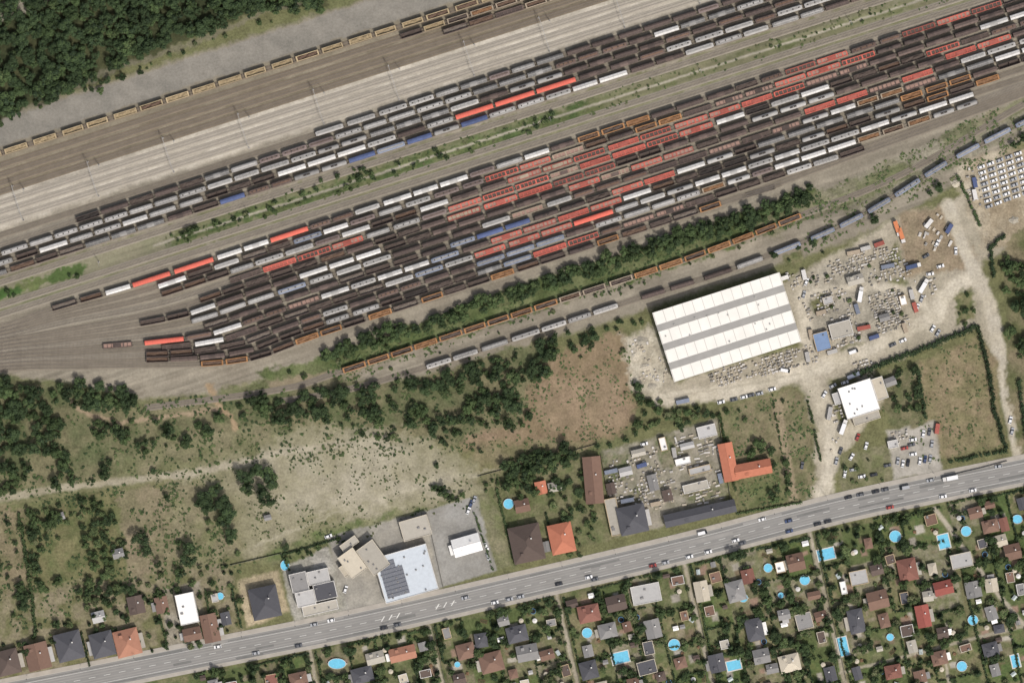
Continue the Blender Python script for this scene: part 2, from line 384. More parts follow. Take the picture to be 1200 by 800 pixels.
T['T1']=lin_path(-10,s=.317);T['T2']=lin_path(2);T['T3']=lin_path(13);T['T4']=lin_path(23);T['T5']=lin_path(33)
for i,y in enumerate([46,57,68]): T['B%d'%i]=lin_path(y)
for i in range(5): T['U%d'%(i+1)]=lin_path(84+i*11)
T['G1']=lin_path(139.5);T['G2']=lin_path(166);T['G3']=lin_path(177)
RY=[190+i*10.67 for i in range(13)]
for i,y in enumerate(RY):
    xs=120+10*i
    y0=383+i*4.1
    pts=[(XE0,y0+.2*110-2),(0,y0)]
    pts+= [(xs*.55,(y0*.55+.45*(L3(y,xs+40)))-i*.3)] if i<4 else [(xs*.5,y0+ (L3(y,xs+40)-y0)*.35)]
    pts+=[(xs+40,L3(y,xs+40)),(xs+160,L3(y,xs+160))]
    pts+=[(900,L3(y,900))]
    if i<10: pts+=[(XE1,L3(y,XE1))]
    else:
        xe={10:1120,11:1020,12:870}[i]
        pts+=[(xe,L3(y,xe)),(1200,[98,104,110][i-10]),(XE1,[58,62,66][i-10])]
    T['R%d'%(i+1)]=Path(pts)
T['L1']=Path([(170,478),(330,456),(400,435),(600,370),(800,305),(940,252),(1060,203),(1200,122),(XE1,62)])
T['L2']=Path([(330,470),(400,458),(500,430),(735,354),(850,318),(950,280),(1010,252),(1060,222),(1110,190),(1200,143),(XE1,92)])
for ti,(k,p) in enumerate(T.items()): track(p,{'T':2,'B':3,'U':0,'G':1,'R':0,'L':0}[k[0]] if not k in('R4','R8','U2','R11') else 1,zo=.0007*ti)
# ------------------------------------------------------------------ wagons
m_under=mat('wagon_underframe',C(66,60,56),.15,1)
m_wheel=mat('wheel_steel',C(88,80,72),.1,1,.5)
WM={}
def wm(n,c,var=.2,rnd=.16,rough=.75): WM[n]=mat('wagon_paint_'+n,C(*c),var,.4,rough,rnd)
wm('brown',(98,83,76));wm('dbrown',(79,68,63));wm('rust',(112,87,71));wm('gray',(140,137,132));wm('dgray',(106,104,101));wm('white',(196,193,187),.12);wm('lgray',(164,161,155),.15)
wm('red',(198,94,78),.14,.1);wm('redd',(156,82,70));wm('orange',(160,113,70),.25);wm('blue',(76,88,124));wm('bgray',(118,125,139));wm('tan',(152,137,116));wm('coral',(212,98,80),.08,.05)
wm('ochre',(166,147,112),.2);wm('mauve',(120,106,101))
m_coal=mat('coal_load',C(54,49,46),.3,1.2);m_ore=mat('ore_load',C(98,78,64),.3,1.2);m_scr=mat('scrap_load',C(112,102,92),.4,1.6);m_deck=mat('wagon_deck_wood',C(150,120,106),.25,.8);m_floor=mat('wagon_floor',C(84,73,66),.25,.8)
m_och=mat('sand_load',C(150,131,98),.35,.9);m_orl=mat('rusty_scrap_load',C(128,93,64),.35,.9)
def under(mb,L,fr):
    mb.box(-L/2,L/2,-1.25,1.25,1.1,1.3,fr)
    mb.box(-L/2,L/2,-.25,.25,.8,1.097,m_under)
    for sx in(-1,1):
        c=sx*(L/2-2.4)
        for sy in(-1,1):
            mb.box(c-1.4,c+1.4,sy*1.0-.12,sy*1.0+.12,.55,1.05,m_under,tx=.3)
            mb.cyl((sx*(L/2),sy*.88,1.0),(sx*(L/2+.5),sy*.88,1.0),.12,.12,6,m_under)
            mb.cyl((sx*(L/2+.5),sy*.88,1.0),(sx*(L/2+.58),sy*.88,1.0),.24,.24,8,m_under)
        for ax in(-.9,.9):
            mb.cyl((c+ax,-.75,.82),(c+ax,.75,.82),.08,.08,6,m_wheel)
            for sy in(-1,1): mb.cyl((c+ax,sy*.7,.82),(c+ax,sy*.83,.82),.45,.45,12,m_wheel)
def arch(w,z0,z1,h,n=7):
    pr=[(-w,z0),(-w,z1)]
    for i in range(1,n): 
        t=math.pi*i/n; pr.append((-w*math.cos(t),z1+h*math.sin(t)))
    pr+=[(w,z1),(w,z0)];return pr
def make_wagon(kind,L,c1,c2=None,seed=0):
    r=random.Random(seed*97+int(L*10)); mb=MB();A=WM[c1];B=WM[c2 or c1]
    under(mb,L,m_under)
    h=L/2-.1
    if kind in('cov','tarp'):
        pr=arch(1.4,1.302,3.25,.75); mb.sweepx(pr,[(-h,1),(h,1)],A)
        n=int(L/1.5) if kind=='tarp' else 6
        for i in range(n+1):
            x=-h+.06+(2*h-.12)*i/n; pr2=[(y*1.02,z+(.03 if z>2 else 0)) for y,z in pr]; mb.sweepx(pr2,[(x-.08,1),(x+.08,1)],B)
        for sy in(-1,1):
            mb.box(-1.6,1.6,sy*1.4-.07,sy*1.4+.07,1.4,3.15,B); 
            for xx in(-h+2.2,h-2.2): mb.box(xx-.5,xx+.5,sy*1.4-.03,sy*1.4+.03,2.6,3.0,m_under)
        if kind=='cov':
            mb.box(-h,h,-.22,.22,4.01,4.06,B)
            if seed%2: mb.sweepx([(y*1.01,z+.015) for y,z in pr[1:-1]],[(-h*.3,1),(h*.25,1)],B,False)
    elif kind in('open','opeo','opes'):
        zt=r.choice([2.7,3.0,3.3])
        mb.box(-h,h,-1.3,1.3,1.302,1.36,m_floor)
        for sy in(-1,1): mb.box(-h,h,sy*1.4-.07,sy*1.4+.07,1.302,zt,A)
        for sx in(-1,1): mb.box(sx*h-.08,sx*h+.08,-1.33,1.33,1.302,zt-.003,A)
        n=int(L/1.6)
        for i in range(1,n):
            x=-h+2*h*i/n
            for sy in(-1,1): mb.box(x-.06,x+.06,sy*1.53-.06,sy*1.53+.06,1.32,zt,A)
        e_=.2 if kind!='open' else .15
        for sy in(-1,1): mb.box(-h,h,sy*1.38-e_,sy*1.38+e_,zt+.002,zt+.1,B)
        if kind!='open':
            for sx in(-1,1): mb.box(min(sx*h,sx*(h-.8)),max(sx*h,sx*(h-.8)),-1.12,1.12,zt-.1,zt+.02,B)
        ld=r.choice([m_coal,m_ore,m_scr,m_floor,m_floor,None]) if kind=='open' else (r.choice([m_orl,m_orl,m_ore,m_floor]) if kind=='opeo' else r.choice([m_och,m_och,m_scr,m_ore]))
        if ld:
            nx_=int(L/1.0);ny_=4;vs=[];fs=[];hz=r.uniform(.5,1.5) if kind=='open' else r.uniform(.9,1.8)
            ph=r.uniform(0,6)
            for i in range(nx_+1):
                for j in range(ny_+1):
                    e=0 if i in(0,nx_) or j in(0,ny_) else 1
                    vs.append((-h+.1+(2*h-.2)*i/nx_,-1.3+2.6*j/ny_,1.38+hz*.6+e*(r.uniform(.1,.35)+.25*math.sin(i*.9+ph))*hz*.8))
            for i in range(nx_):
                for j in range(ny_): a=i*(ny_+1)+j;fs.append((a,a+ny_+1,a+ny_+2,a+1))
            mb.add(vs,fs,ld)
        else:
            mb.box(-.05,.05,-1.3,1.3,1.37,zt-.2,B)
    elif kind=='hop':
        pr=[(-.9,1.302),(-1.45,2.3),(-1.45,3.5),(-1.0,3.95),(1.0,3.95),(1.45,3.5),(1.45,2.3),(.9,1.302)]
        mb.sweepx(pr,[(-h,.82),(-h+1.2,1),(h-1.2,1),(h,.82)],A)
        mb.box(-h+1,h-1,-.45,.45,3.953,4.08,B)
        for i in range(4):
            x=-h+2+ (2*h-4)*i/3; mb.cyl((x,0,4.083),(x,0,4.3),.42,.36,10,m_under if seed%2 else B)
        for i in range(1,6):
            x=-h+1.2+(2*h-2.4)*i/6
            for sy in(-1,1): mb.box(x-.05,x+.05,sy*1.5-.05,sy*1.5+.05,2.2,3.5,B)
            if seed>1: mb.box(x-.07,x+.07,-1.0,1.0,3.952,4.0,m_under)
    elif kind=='tank':
        R=1.38;zc=2.75;vs=[];fs=[];n=14
        xs=[(-h,.35),(-h+.25,.8),(-h+.7,1),(h-.7,1),(h-.25,.8),(h,.35)]
        for x,sc in xs:
            for i in range(n): t=2*math.pi*i/n;vs.append((x,R*sc*math.cos(t),zc+R*sc*math.sin(t)))
        for k in range(len(xs)-1):
            for i in range(n): fs.append((k*n+i,k*n+(i+1)%n,(k+1)*n+(i+1)%n,(k+1)*n+i))
        fs.append(tuple(range(n-1,-1,-1)));fs.append(tuple(range((len(xs)-1)*n,len(xs)*n)))
        mb.add(vs,fs,A)
        mb.box(-2,2,-.5,.5,4.14,4.2,m_under); mb.cyl((0,0,4.2),(0,0,4.5),.4,.36,10,B)
        for sx in(-1,1): mb.box(sx*3.6-.2,sx*3.6+.2,-1.2,1.2,1.302,1.8,m_under)
        for sx in(-1,1): mb.box(sx*h-.05,sx*h+.05,-1.2,1.2,1.302,2.2,m_under)
    elif kind=='frame':
        for sy in(-1,1): mb.box(-h,h,sy*1.3-.22,sy*1.3+.22,1.302,1.75,A)
        mb.box(-h,h,-1.06,1.06,1.31,1.36,[m_deck,m_deck,m_floor,B][seed%4])
        n=int(L/2.4)
        for i in range(n+1):
            x=-h+.2+(2*h-.4)*i/n
            w=.38 if r.random()<.3 else .15
            mb.box(x-w,x+w,-1.07,1.07,1.37,1.7,A)
            if i%2==0:
                for sy in(-1,1): mb.box(x-.12,x+.12,sy*1.42-.1,sy*1.42+.1,1.76,2.4,A)
        if r.random()<.4: mb.box(-h*.3,h*.25,-1.0,1.0,1.72,1.95,B)
    return mb.mesh('freight_wagon')
KN={'cov':'covered_freight_wagon','tarp':'sliding_wall_wagon','open':'open_freight_wagon','opeo':'open_freight_wagon','opes':'open_freight_wagon','hop':'hopper_wagon','tank':'tank_wagon','frame':'flat_wagon'}
WC={}
def wagon(kind,L,c1,c2,var=0):
    k=(kind,L,c1,c2,var)
    if k not in WC: WC[k]=make_wagon(kind,L,c1,c2,var)
    return WC[k]
SPEC={'brown':('open',[12.8,14],'brown','dbrown'),'dbrown':('open',[12.8,14.6],'dbrown','brown'),'bcov':('cov',[14.6,16],'brown','dbrown'),
 'bhop':('hop',[12.5,15],'brown','rust'),'mhop':('hop',[12.5,15],'mauve','brown'),'dcov':('cov',[14,16.5],'dbrown','brown'),'gray':('hop',[14,16],'gray','lgray'),'dgray':('cov',[14.6,16],'dgray','gray'),'white':('cov',[15,17],'white','lgray'),
 'lgray':('hop',[15,17],'lgray','gray'),'tank':('tank',[13,15.5],'gray','dgray'),'wtank':('tank',[14,16],'lgray','gray'),'btank':('tank',[13,15],'dbrown','brown'),'orange':('opeo',[13,14],'orange','orange'),'rust':('opeo',[13,14],'rust','tan'),'sand':('opes',[12.8,14],'rust','ochre'),
 'redf':('frame',[18.5,20],'red','redd'),'redt':('tarp',[23,24],'coral','red'),'redd':('frame',[18,20],'redd','tan'),'blue':('cov',[15,16],'blue','blue'),'bgray':('hop',[15,17],'bgray','gray'),'bflat':('frame',[17,19],'brown','dbrown'),'tanf':('frame',[17,19],'tan','brown')}
MAINP=['brown']*8+['dbrown']*7+['bcov']*5+['bhop']*5+['mhop']*3+['dcov']*5+['gray']*2+['lgray']*2+['white']*2+['rust']*2+['tank']+['wtank']*1+['btank']*3+['bflat']*2+['dgray']*2
UPP=['gray']*5+['lgray']*4+['dgray']*4+['bhop']*3+['mhop']*3+['brown']*3+['tank']*2+['dcov']*3+['bgray']+['white']
def row(key,x0,x1,segs=(),pal=MAINP,seed=0,gap=1.35,skip=0.0):
    r=random.Random(seed); p=T[key]; t=p.tx(x0); t1=p.tx(x1); run=0;cur=None
    while t<t1:
        q,_=p.at(t); px=q.x/S+600
        kind=None
        for a,b_,k in segs:
            if a<=px+4<b_: kind=k
        if kind is None:
            if run<=0: cur=r.choice(pal);run=r.randint(1,4)
            run-=1;kind=cur
        if kind=='gap': t+=6;continue
        if isinstance(kind,(list,tuple)): kind=r.choice(kind)
        if kind=='redf' and r.random()<.16: kind=r.choice(['tanf','bflat','redd','redd'])
        if r.random()<skip: t+=15;continue
        K,Ls,c1,c2=SPEC[kind]; Lg=r.choice(Ls); 
        if t+Lg>t1+8: break
        qa,da=p.at(t+2);qb,_=p.at(t+Lg-2); q=(qa+qb)/2; d=(qb-qa)
        obj(KN[K],wagon(K,Lg,c1,c2,r.randint(0,3)),(q.x,q.y,0.02),math.atan2(d.y,d.x))
        t+=Lg+gap*r.choice([1,1,1,1.1,1.9])
row('T1',-110,700,pal=['sand'],seed=1,gap=2.0)
row('T2',470,760,pal=['brown','sand','rust','dbrown'],seed=2)
row('T3',520,800,pal=['rust','dbrown','bflat','sand'],seed=22)
row('U1',370,1100,[(480,640,['gray','lgray','dgray','mhop']),(650,700,'dcov'),(700,900,['dcov','brown','lgray','mhop'])],UPP,3)
row('U2',90,1100,[(90,300,['dcov','brown','dgray','gray']),(640,760,['bhop','dcov']),(760,790,'white')],UPP,4)
row('U3',-110,1100,[(650,1000,['dcov','bcov','bhop'])],UPP,5)
row('U4',-110,1100,[(0,70,['white','dbrown']),(120,160,'white'),(505,640,'redt'),(640,720,'dcov'),(720,1000,['bhop','lgray','dcov'])],UPP,6)
row('U5',-110,1150,[(-110,240,['dbrown','bcov','dgray']),(240,275,'blue'),(385,420,'blue'),(420,460,'bgray'),(460,500,'blue'),(530,560,'blue'),(560,670,['lgray','gray']),(670,720,'white'),(720,1000,['gray','lgray','dcov'])],UPP,7)
row('R1',62,1300,[(62,110,'dbrown'),(110,160,'white'),(160,255,'redt'),(255,318,['white','lgray']),(318,365,'redt'),(365,600,['white','lgray','gray','bhop','mhop','dcov']),(600,640,'white'),(660,740,'orange'),(900,985,'redf'),(1040,1160,'redf')],seed=11)
row('R2',186,1300,[(186,320,['dbrown','white','lgray']),(322,370,'bgray'),(380,560,['white','lgray','gray','mhop','dcov']),(560,660,['white','redf','brown']),(740,780,'orange'),(790,905,['redf','bflat']),(905,1000,'redf'),(1090,1200,['redf','bcov'])],seed=12)
row('R3',190,1300,[(190,250,'dbrown'),(250,320,['lgray','gray']),(330,520,['bhop','lgray','white','mhop','brown']),(570,640,'redf'),(640,830,'redf'),(835,930,'redf'),(930,1000,['redf','bflat'])],seed=13)
row('R4',270,1300,[(270,400,'redf'),(400,520,['lgray','white','gray','mhop']),(520,760,'redf'),(760,830,'redf'),(835,1000,['redf','white','lgray','brown']),(1080,1160,'redf')],seed=14)
row('R5',235,1300,[(300,520,['brown','dbrown','bcov']),(525,640,'redf'),(640,700,['redf','redd']),(860,960,['wtank','white']),(1080,1165,'redf')],seed=15)
row('R6',165,1300,[(165,215,'dbrown'),(215,245,'white'),(500,640,['brown','bcov','dcov']),(640,715,'redf'),(740,810,'redf'),(945,1075,'redf')],seed=16)
row('R7',225,1300,[(300,345,'bgray'),(600,640,'tanf'),(740,800,'bflat'),(925,1060,['wtank','white','rust'])],seed=17)
row('R8',240,1230,[(505,545,'bgray'),(560,600,'blue'),(700,775,'redf'),(775,850,['white','wtank']),(1030,1120,'orange')],seed=18)
row('R9',170,1165,[(170,222,'redt'),(240,270,'white'),(400,440,'lgray'),(500,560,['bcov','bgray']),(560,700,'redf'),(900,1000,['white','wtank','brown']),(1060,1165,['orange','dbrown'])],seed=19,)
row('R10',190,1135,[(200,240,['white','wtank']),(470,510,'bgray'),(560,650,'redf'),(650,700,'redt'),(780,930,['lgray','white','wtank','brown']),(990,1135,['wtank','white'])],seed=20)
row('R11',172,1130,[(172,300,['dbrown','brown']),(360,440,['lgray','bcov','gray']),(560,640,['lgray','bgray']),(850,980,['lgray','white','wtank','mhop'])],seed=24)
row('R12',172,1010,[(172,360,['dbrown','brown','bcov']),(540,600,['dgray','bgray']),(600,682,'redf'),(900,1000,['lgray','dbrown'])],seed=25)
row('R13',236,850,[(236,290,'orange'),(330,400,'orange'),(400,520,['dbrown','orange']),(520,850,['dbrown','orange','btank'])],seed=26)
row('L1',402,940,pal=['orange','orange','orange','rust'],seed=31)
row('L2',500,735,pal=['lgray','white','gray','wtank'],seed=32)
row('L2',752,1250,[(752,850,'dcov'),(850,1250,['bgray','gray','bgray'])],pal=['bgray'],seed=33,gap=3.5)
row('R9',121,168,[(0,200,'bflat')],seed=41)
# ------------------------------------------------------------------ trees
leafm=[]
for n,c in(('dark',(54,70,41)),('mid',(67,84,47)),('light',(86,99,59)),('olive',(96,99,67)),('deep',(42,56,36))):
    leafm.append(mat('foliage_'+n,C(*c,k=1.08),.22,.5,.85,.25))
m_bark=mat('bark',C(92,78,62),.2,2)
def tree_mesh(seed,R,H,mats,conif=False,dens=1.0):
    r=random.Random(seed);mb=MB()
    zc=H*.62
    mb.cyl((0,0,-.1),(0.1,.05,H*.5),.28,.16,7,m_bark); mb.cyl((.1,.05,H*.5),(0,.1,H*.85),.16,.05,6,m_bark)
    lobes=[]
    if conif:
        for i in range(6): z=H*(.25+.13*i);lobes.append((0,0,z,R*(1-.15*i),H*.13))
    else:
        nl=r.randint(8,11)
        for i in range(nl):
            a=2*math.pi*i/nl*1.0+r.uniform(-.4,.4); rr=R*r.uniform(.42,.76) if i>1 else R*.15
            lr=R*r.uniform(.24,.46); z=zc+r.uniform(-.16,.22)*H+(H*.16 if i<=1 else 0)
            lobes.append((rr*math.cos(a),rr*math.sin(a),z,lr,lr*r.uniform(.7,.95)))
            mb.cyl((.05,.02,H*r.uniform(.3,.5)),(rr*.8*math.cos(a),rr*.8*math.sin(a),z-lr*.2),.1,.03,5,m_bark,False)
    for (x,y,z,lr,lz) in lobes:
        m0=mats[0]  # solid lobe core in the darker green, crown shade put into its colour
        vs=[];fs=[];n=7
        for k,(ph,q) in enumerate(((-.9,.45),(-.2,.98),(.45,.88),(1.0,.3))):
            for i in range(n):
                t=2*math.pi*i/n;u=r.uniform(.58,.82)
                vs.append((x+lr*q*u*math.cos(t),y+lr*q*u*math.sin(t),z+lz*ph*.7))
        for k in range(3):
            for i in range(n): fs.append((k*n+i,k*n+(i+1)%n,(k+1)*n+(i+1)%n,(k+1)*n+i))
        fs.append(tuple(range(3*n,4*n)));mb.add(vs,fs,m0)
        cnt=int(75*dens*(lr/1.6)**1.3)+20
        lm_=mats[1] if r.random()<.6 else r.choice(mats)
        for _ in range(cnt):
            v=Vector((r.gauss(0,1),r.gauss(0,1),r.gauss(.25,1))).normalized()
            k=r.uniform(.75,1.2);c=Vector((x+v.x*lr*k,y+v.y*lr*k,z+v.z*lz*k))
            nrm=(v+Vector((r.uniform(-.6,.6),r.uniform(-.6,.6),r.uniform(-.3,.8)))).normalized()
            a=nrm.orthogonal().normalized();b_=nrm.cross(a);s=r.uniform(.22,.5)
            an=r.uniform(0,3.14);a2=a*math.cos(an)+b_*math.sin(an);b2=nrm.cross(a2)
            vs=[tuple(c+a2*s),tuple(c+b2*s*.8),tuple(c-a2*s*.9),tuple(c-b2*s)]
            mb.add(vs,[(0,1,2,3)],lm_ if r.random()<.7 else r.choice(mats))
    return mb.mesh('tree')
D_,M_,Lt,O_,DP=leafm
TV={'dark':[tree_mesh(1,4,9,[DP,D_,M_]),tree_mesh(2,4,10,[DP,D_,D_]),tree_mesh(3,4,8,[DP,D_,M_]),tree_mesh(14,4,9,[DP,M_,D_])],
    'mid':[tree_mesh(4,4,7.5,[D_,M_,Lt]),tree_mesh(5,4,7,[D_,M_,D_]),tree_mesh(6,4,8,[D_,M_,Lt]),tree_mesh(15,4,7,[D_,D_,M_])],
    'light':[tree_mesh(7,4,6.5,[D_,Lt,M_]),tree_mesh(8,4,6,[M_,Lt,O_]),tree_mesh(9,4,6,[D_,O_,M_])],
    'con':[tree_mesh(10,2.6,11,[DP,D_,D_],True),tree_mesh(11,2.4,9,[DP,DP,D_],True)]}
NTREE=0
def tree(px,py,rpx,kinds=('mid',),r=random,name='tree'):
    global NTREE
    k=r.choice(kinds);mm=r.choice(TV[k]); s=rpx*S/(4 if k!='con' else 2.6)
    x,y=W(px,py)
    if k=='con': name='conifer_tree';s*=.7
    elif rpx<4.5: name='bush'
    obj(name,mm,(x,y,0),r.uniform(0,6.28),(s*r.uniform(.85,1.15),s*r.uniform(.85,1.15),s*r.uniform(.75,1.1)*(0.95 if s<1 else .85)))
    NTREE+=1
def inpoly(x,y,pts):
    c=False;n=len(pts)
    for i in range(n):
        p=pts[i];q=pts[(i+1)%n]
        if (p[1]>y)!=(q[1]>y) and x<(q[0]-p[0])*(y-p[1])/(q[1]-p[1])+p[0]: c=not c
    return c
def scatter(pts,spc,rr,kinds,seed,dens=1.0,clump=None):
    r=random.Random(seed);xs=[p[0] for p in pts];ys=[p[1] for p in pts]
    y=min(ys)
    while y<max(ys):
        x=min(xs)
        while x<max(xs):
            a=x+r.uniform(-.5,.5)*spc;b_=y+r.uniform(-.5,.5)*spc
            if inpoly(a,b_,pts) and r.random()<dens:
                if clump is None or vn1(a,b_,clump[0],seed)>clump[1]:
                    rr_=r.uniform(*rr)
                    if r.random()<.25: rr_*=.65
                    tree(a,b_,rr_,kinds,r)
            x+=spc
        y+=spc
# forest
scatter([(-110,185),(0,138),(60,118),(125,90),(165,72),(205,50),(250,36),(300,14),(385,12),(392,-60),(-110,-60)],10,(5,9.5),('dark','dark','dark','mid'),51,.98,(24,.1))
scatter([(0,142),(125,94),(250,42),(330,16),(330,22),(250,50),(130,102),(0,150)],9,(2.5,5),('mid','dark','light'),511,.5)
# left tree belt
scatter([(-110,450),(0,445),(100,450),(155,455),(160,485),(110,478),(60,470),(75,500),(60,530),(0,535),(-110,545)],9.5,(5,9),('dark','dark','mid'),52,.93)
scatter([(75,500),(110,492),(200,492),(258,482),(275,495),(240,515),(150,535),(120,560),(30,575),(-110,590),(-110,545),(40,540)],9.5,(3.5,8),('dark','mid'),53,.8,(24,.44))
scatter([(270,462),(330,470),(300,490),(272,485)],9,(5,8),('dark','mid'),54,.9)
scatter([(330,462),(450,440),(540,435),(610,408),(640,395),(655,402),(640,440),(600,455),(625,480),(620,497),(560,500),(540,512),(480,500),(420,492),(340,495),(310,490)],8.5,(3.5,8.5),('dark','dark','mid'),55,.88,(18,.33))
scatter([(300,490),(420,492),(540,512),(620,495),(560,532),(500,525),(400,505),(280,510)],9,(2,5),('mid','dark','light'),56,.4,(16,.5))
scatter([(680,388),(700,385),(698,405),(665,410),(668,395)],8,(4,7),('dark',),57,.95)
scatter([(640,395),(760,365),(760,380),(700,390),(640,408)],9,(3,5),('mid','dark'),571,.6)
scatter([(640,420),(740,380),(745,395),(735,480),(720,480),(722,400),(660,430)],13,(1.5,3.2),('mid','light'),572,.45)
# band between rows
scatter([(370,425),(372,412),(450,385),(540,358),(600,338),(700,303),(800,268),(900,236),(950,218),(958,236),(900,258),(800,290),(700,322),(600,354),(500,387),(480,393),(430,410)],7.5,(4.5,7.6),('dark','mid','mid'),58,.98)
scatter([(320,445),(372,415),(480,395),(470,405),(400,425),(330,450)],9,(2.5,5),('mid','light'),59,.4)
scatter([(420,438),(700,345),(900,275),(960,245),(960,255),(700,355),(480,432)],10,(1.5,3.2),('mid','light'),592,.3)
scatter([(200,L32(147,200)),(650,L32(147,650)),(650,L32(163,650)),(200,L32(163,200))],7,(1.8,3.8),('mid','light','dark'),60,.5,(18,.42))
scatter([(310,L32(140,310)),(520,L32(140,520)),(520,L32(160,520)),(310,L32(160,310))],6.5,(2,4.4),('mid','dark'),601,.5,(18,.45))
scatter([(750,L32(150,750)),(1200,L32(150,1200)),(1200,L32(158,1200)),(750,L32(158,750))],10,(1.3,3),('light','mid'),61,.35)
scatter([(60,330),(95,318),(95,326),(65,336)],7,(2.5,4),('mid',),62,.8);scatter([(-20,350),(20,336),(22,346),(-10,360)],7,(3,5),('mid',),63,.8)
for p in[(222,272,6),(230,268,5),(215,276,4),(253,262,4)]: tree(*p,('mid',))
scatter([(900,300),(1000,268),(1060,235),(1110,205),(1160,175),(1200,150),(1300,100),(1300,150),(1200,178),(1150,190),(1110,225),(1065,245),(1000,285),(910,318)],9,(2.5,6),('mid','dark'),64,.5,(18,.42))
scatter([(1172,300),(1200,288),(1300,270),(1300,380),(1200,380),(1186,365),(1172,330)],9.5,(4.5,8),('dark','mid'),65,.85)
scatter([(1182,388),(1300,380),(1300,440),(1200,442),(1190,430)],9.5,(4.5,7.5),('dark','mid'),66,.8)
scatter([(1200,445),(1300,440),(1300,530),(1204,520)],12,(3,6),('mid','light'),67,.6)
# left orchard
scatter([(35,600),(130,575),(150,640),(150,700),(90,735),(35,735)],9.5,(3.5,7),('dark','mid','mid','light'),68,.8,(20,.36))
scatter([(-110,600),(30,600),(25,720),(-110,745)],13,(2.5,5.5),('mid','light','dark'),69,.5)
scatter([(0,598),(60,592),(45,680),(35,740),(20,735),(25,620)],10,(3.5,6.5),('mid','dark'),70,.45)
scatter([(100,690),(280,650),(280,690),(190,700),(110,735)],10,(2.5,6),('mid','dark','con','light'),71,.5)
scatter([(0,740),(100,725),(200,700),(280,690),(290,740),(180,770),(100,745),(0,770)],10,(2.5,5.5),('mid','dark','con','light'),711,.4)
scatter([(0,560),(120,555),(200,535),(200,548),(100,568),(0,578)],10,(3,6),('mid','light','dark'),72,.3)
scatter([(225,600),(300,640),(330,640),(290,665),(215,690),(205,640)],13,(2,5),('mid','dark','light'),722,.35)
for p in[(288,556,10),(302,552,9),(315,557,11),(292,570,9),(318,566,8),(314,583,11),(306,572,7),(242,582,9),(254,574,9),(263,590,10),(246,594,9),(268,603,9),(262,612,8),(235,590,7),(272,625,8),(165,632,9),(172,645,8),(222,642,9),(222,655,10),(212,672,8),(335,640,5),(520,575,8),(527,583,6),(510,572,5),(512,545,4),(196,583,5),(186,660,5),(155,690,6)]:
    tree(*p,('dark',))
scatter([(590,545),(635,525),(668,520),(680,540),(660,550),(625,555),(612,575),(592,570)],8.5,(5,8),('dark','mid'),73,.9)
scatter([(470,605),(560,582),(585,572),(600,560),(590,552),(540,578),(470,598)],9,(3,5),('mid',),74,.5)
scatter([(330,652),(400,628),(405,634),(335,662)],7,(2.5,4.5),('mid','dark'),75,.7)
scatter([(745,440),(770,470),(845,478),(850,488),(790,500),(745,505),(738,470)],8.5,(3,6.5),('mid','dark','light'),76,.75)
scatter([(690,515),(760,505),(840,482),(838,492),(760,514),(700,525)],9,(3,6),('mid','dark'),77,.6)
scatter([(600,575),(700,545),(702,560),(640,580),(600,595)],9,(3,6),('mid','dark'),78,.6)
scatter([(640,580),(685,565),(710,640),(670,655)],9.5,(3,6),('mid','light','dark'),79,.6)
scatter([(1030,440),(1075,425),(1082,490),(1050,488)],9.5,(3,6.5),('mid','dark'),80,.7)
scatter([(870,520),(900,512),(910,530),(905,540),(880,535)],8,(3.5,6),('mid',),81,.6)
scatter([(905,540),(925,540),(935,590),(900,590)],9,(3,6),('mid','dark'),82,.5)
scatter([(850,482),(945,460),(950,480),(860,500)],11,(2,4.5),('mid','dark'),821,.35)
scatter([(1120,340),(1143,345),(1148,380),(1120,395)],10,(2.5,5),('mid',),83,.5)
scatter([(985,540),(1040,530),(1045,562),(985,575)],11,(1.8,4),('mid','light'),84,.4)
scatter([(930,330),(1060,295),(1070,395),(960,415)],14,(1.5,3.4),('mid','light'),85,.3)
def tufts(name,pts,n,seed,mats,smin=.25,smax=.6,cl=(14,.5)):
    r=random.Random(seed);xs=[p[0] for p in pts];ys=[p[1] for p in pts];mb=MB();c=0;k=0
    while c<n and k<n*8:
        k+=1;x=r.uniform(min(xs),max(xs));y=r.uniform(min(ys),max(ys))
        if not inpoly(x,y,pts) or vn1(x,y,cl[0],seed)<cl[1]+r.uniform(-.2,.2): continue
        c+=1;wx,wy=W(x,y);s=r.uniform(smin,smax);m=r.choice(mats)
        for _ in range(7):
            a=r.uniform(0,6.28);d=s*r.uniform(0,1.1);cx=wx+d*math.cos(a);cy=wy+d*math.sin(a);q=s*r.uniform(.4,.8);z=s*r.uniform(.2,.9);b=r.uniform(0,3.1)
            tx,ty=r.uniform(-.3,.3)*q,r.uniform(-.3,.3)*q
            mb.add([(cx+q*math.cos(b),cy+q*math.sin(b),z+tx),(cx-q*math.sin(b),cy+q*math.cos(b),z+ty),(cx-q*math.cos(b),cy-q*math.sin(b),z-tx),(cx+q*math.sin(b),cy-q*math.cos(b),z-ty)],[(0,1,2,3)],m)
    obj(name,mb.mesh(name))
tufts('scrub_tufts',[(160,560),(300,500),(540,515),(740,500),(700,545),(560,600),(340,650),(215,680)],1100,91,[M_,Lt,O_],.25,.7,(20,.58))
tufts('scrub_tufts',[(-60,590),(200,560),(290,640),(280,690),(20,740),(-60,740)],1200,92,[M_,Lt,D_],.3,.9)
tufts('scrub_tufts',[(0,470),(160,470),(400,450),(640,400),(620,520),(160,560),(0,585)],1300,93,[M_,Lt,D_],.3,1.0,(12,.45))
tufts('scrub_tufts',[(380,430),(700,322),(960,222),(970,250),(700,350),(400,450)],1200,94,[M_,Lt,D_],.3,.9,(12,.35))
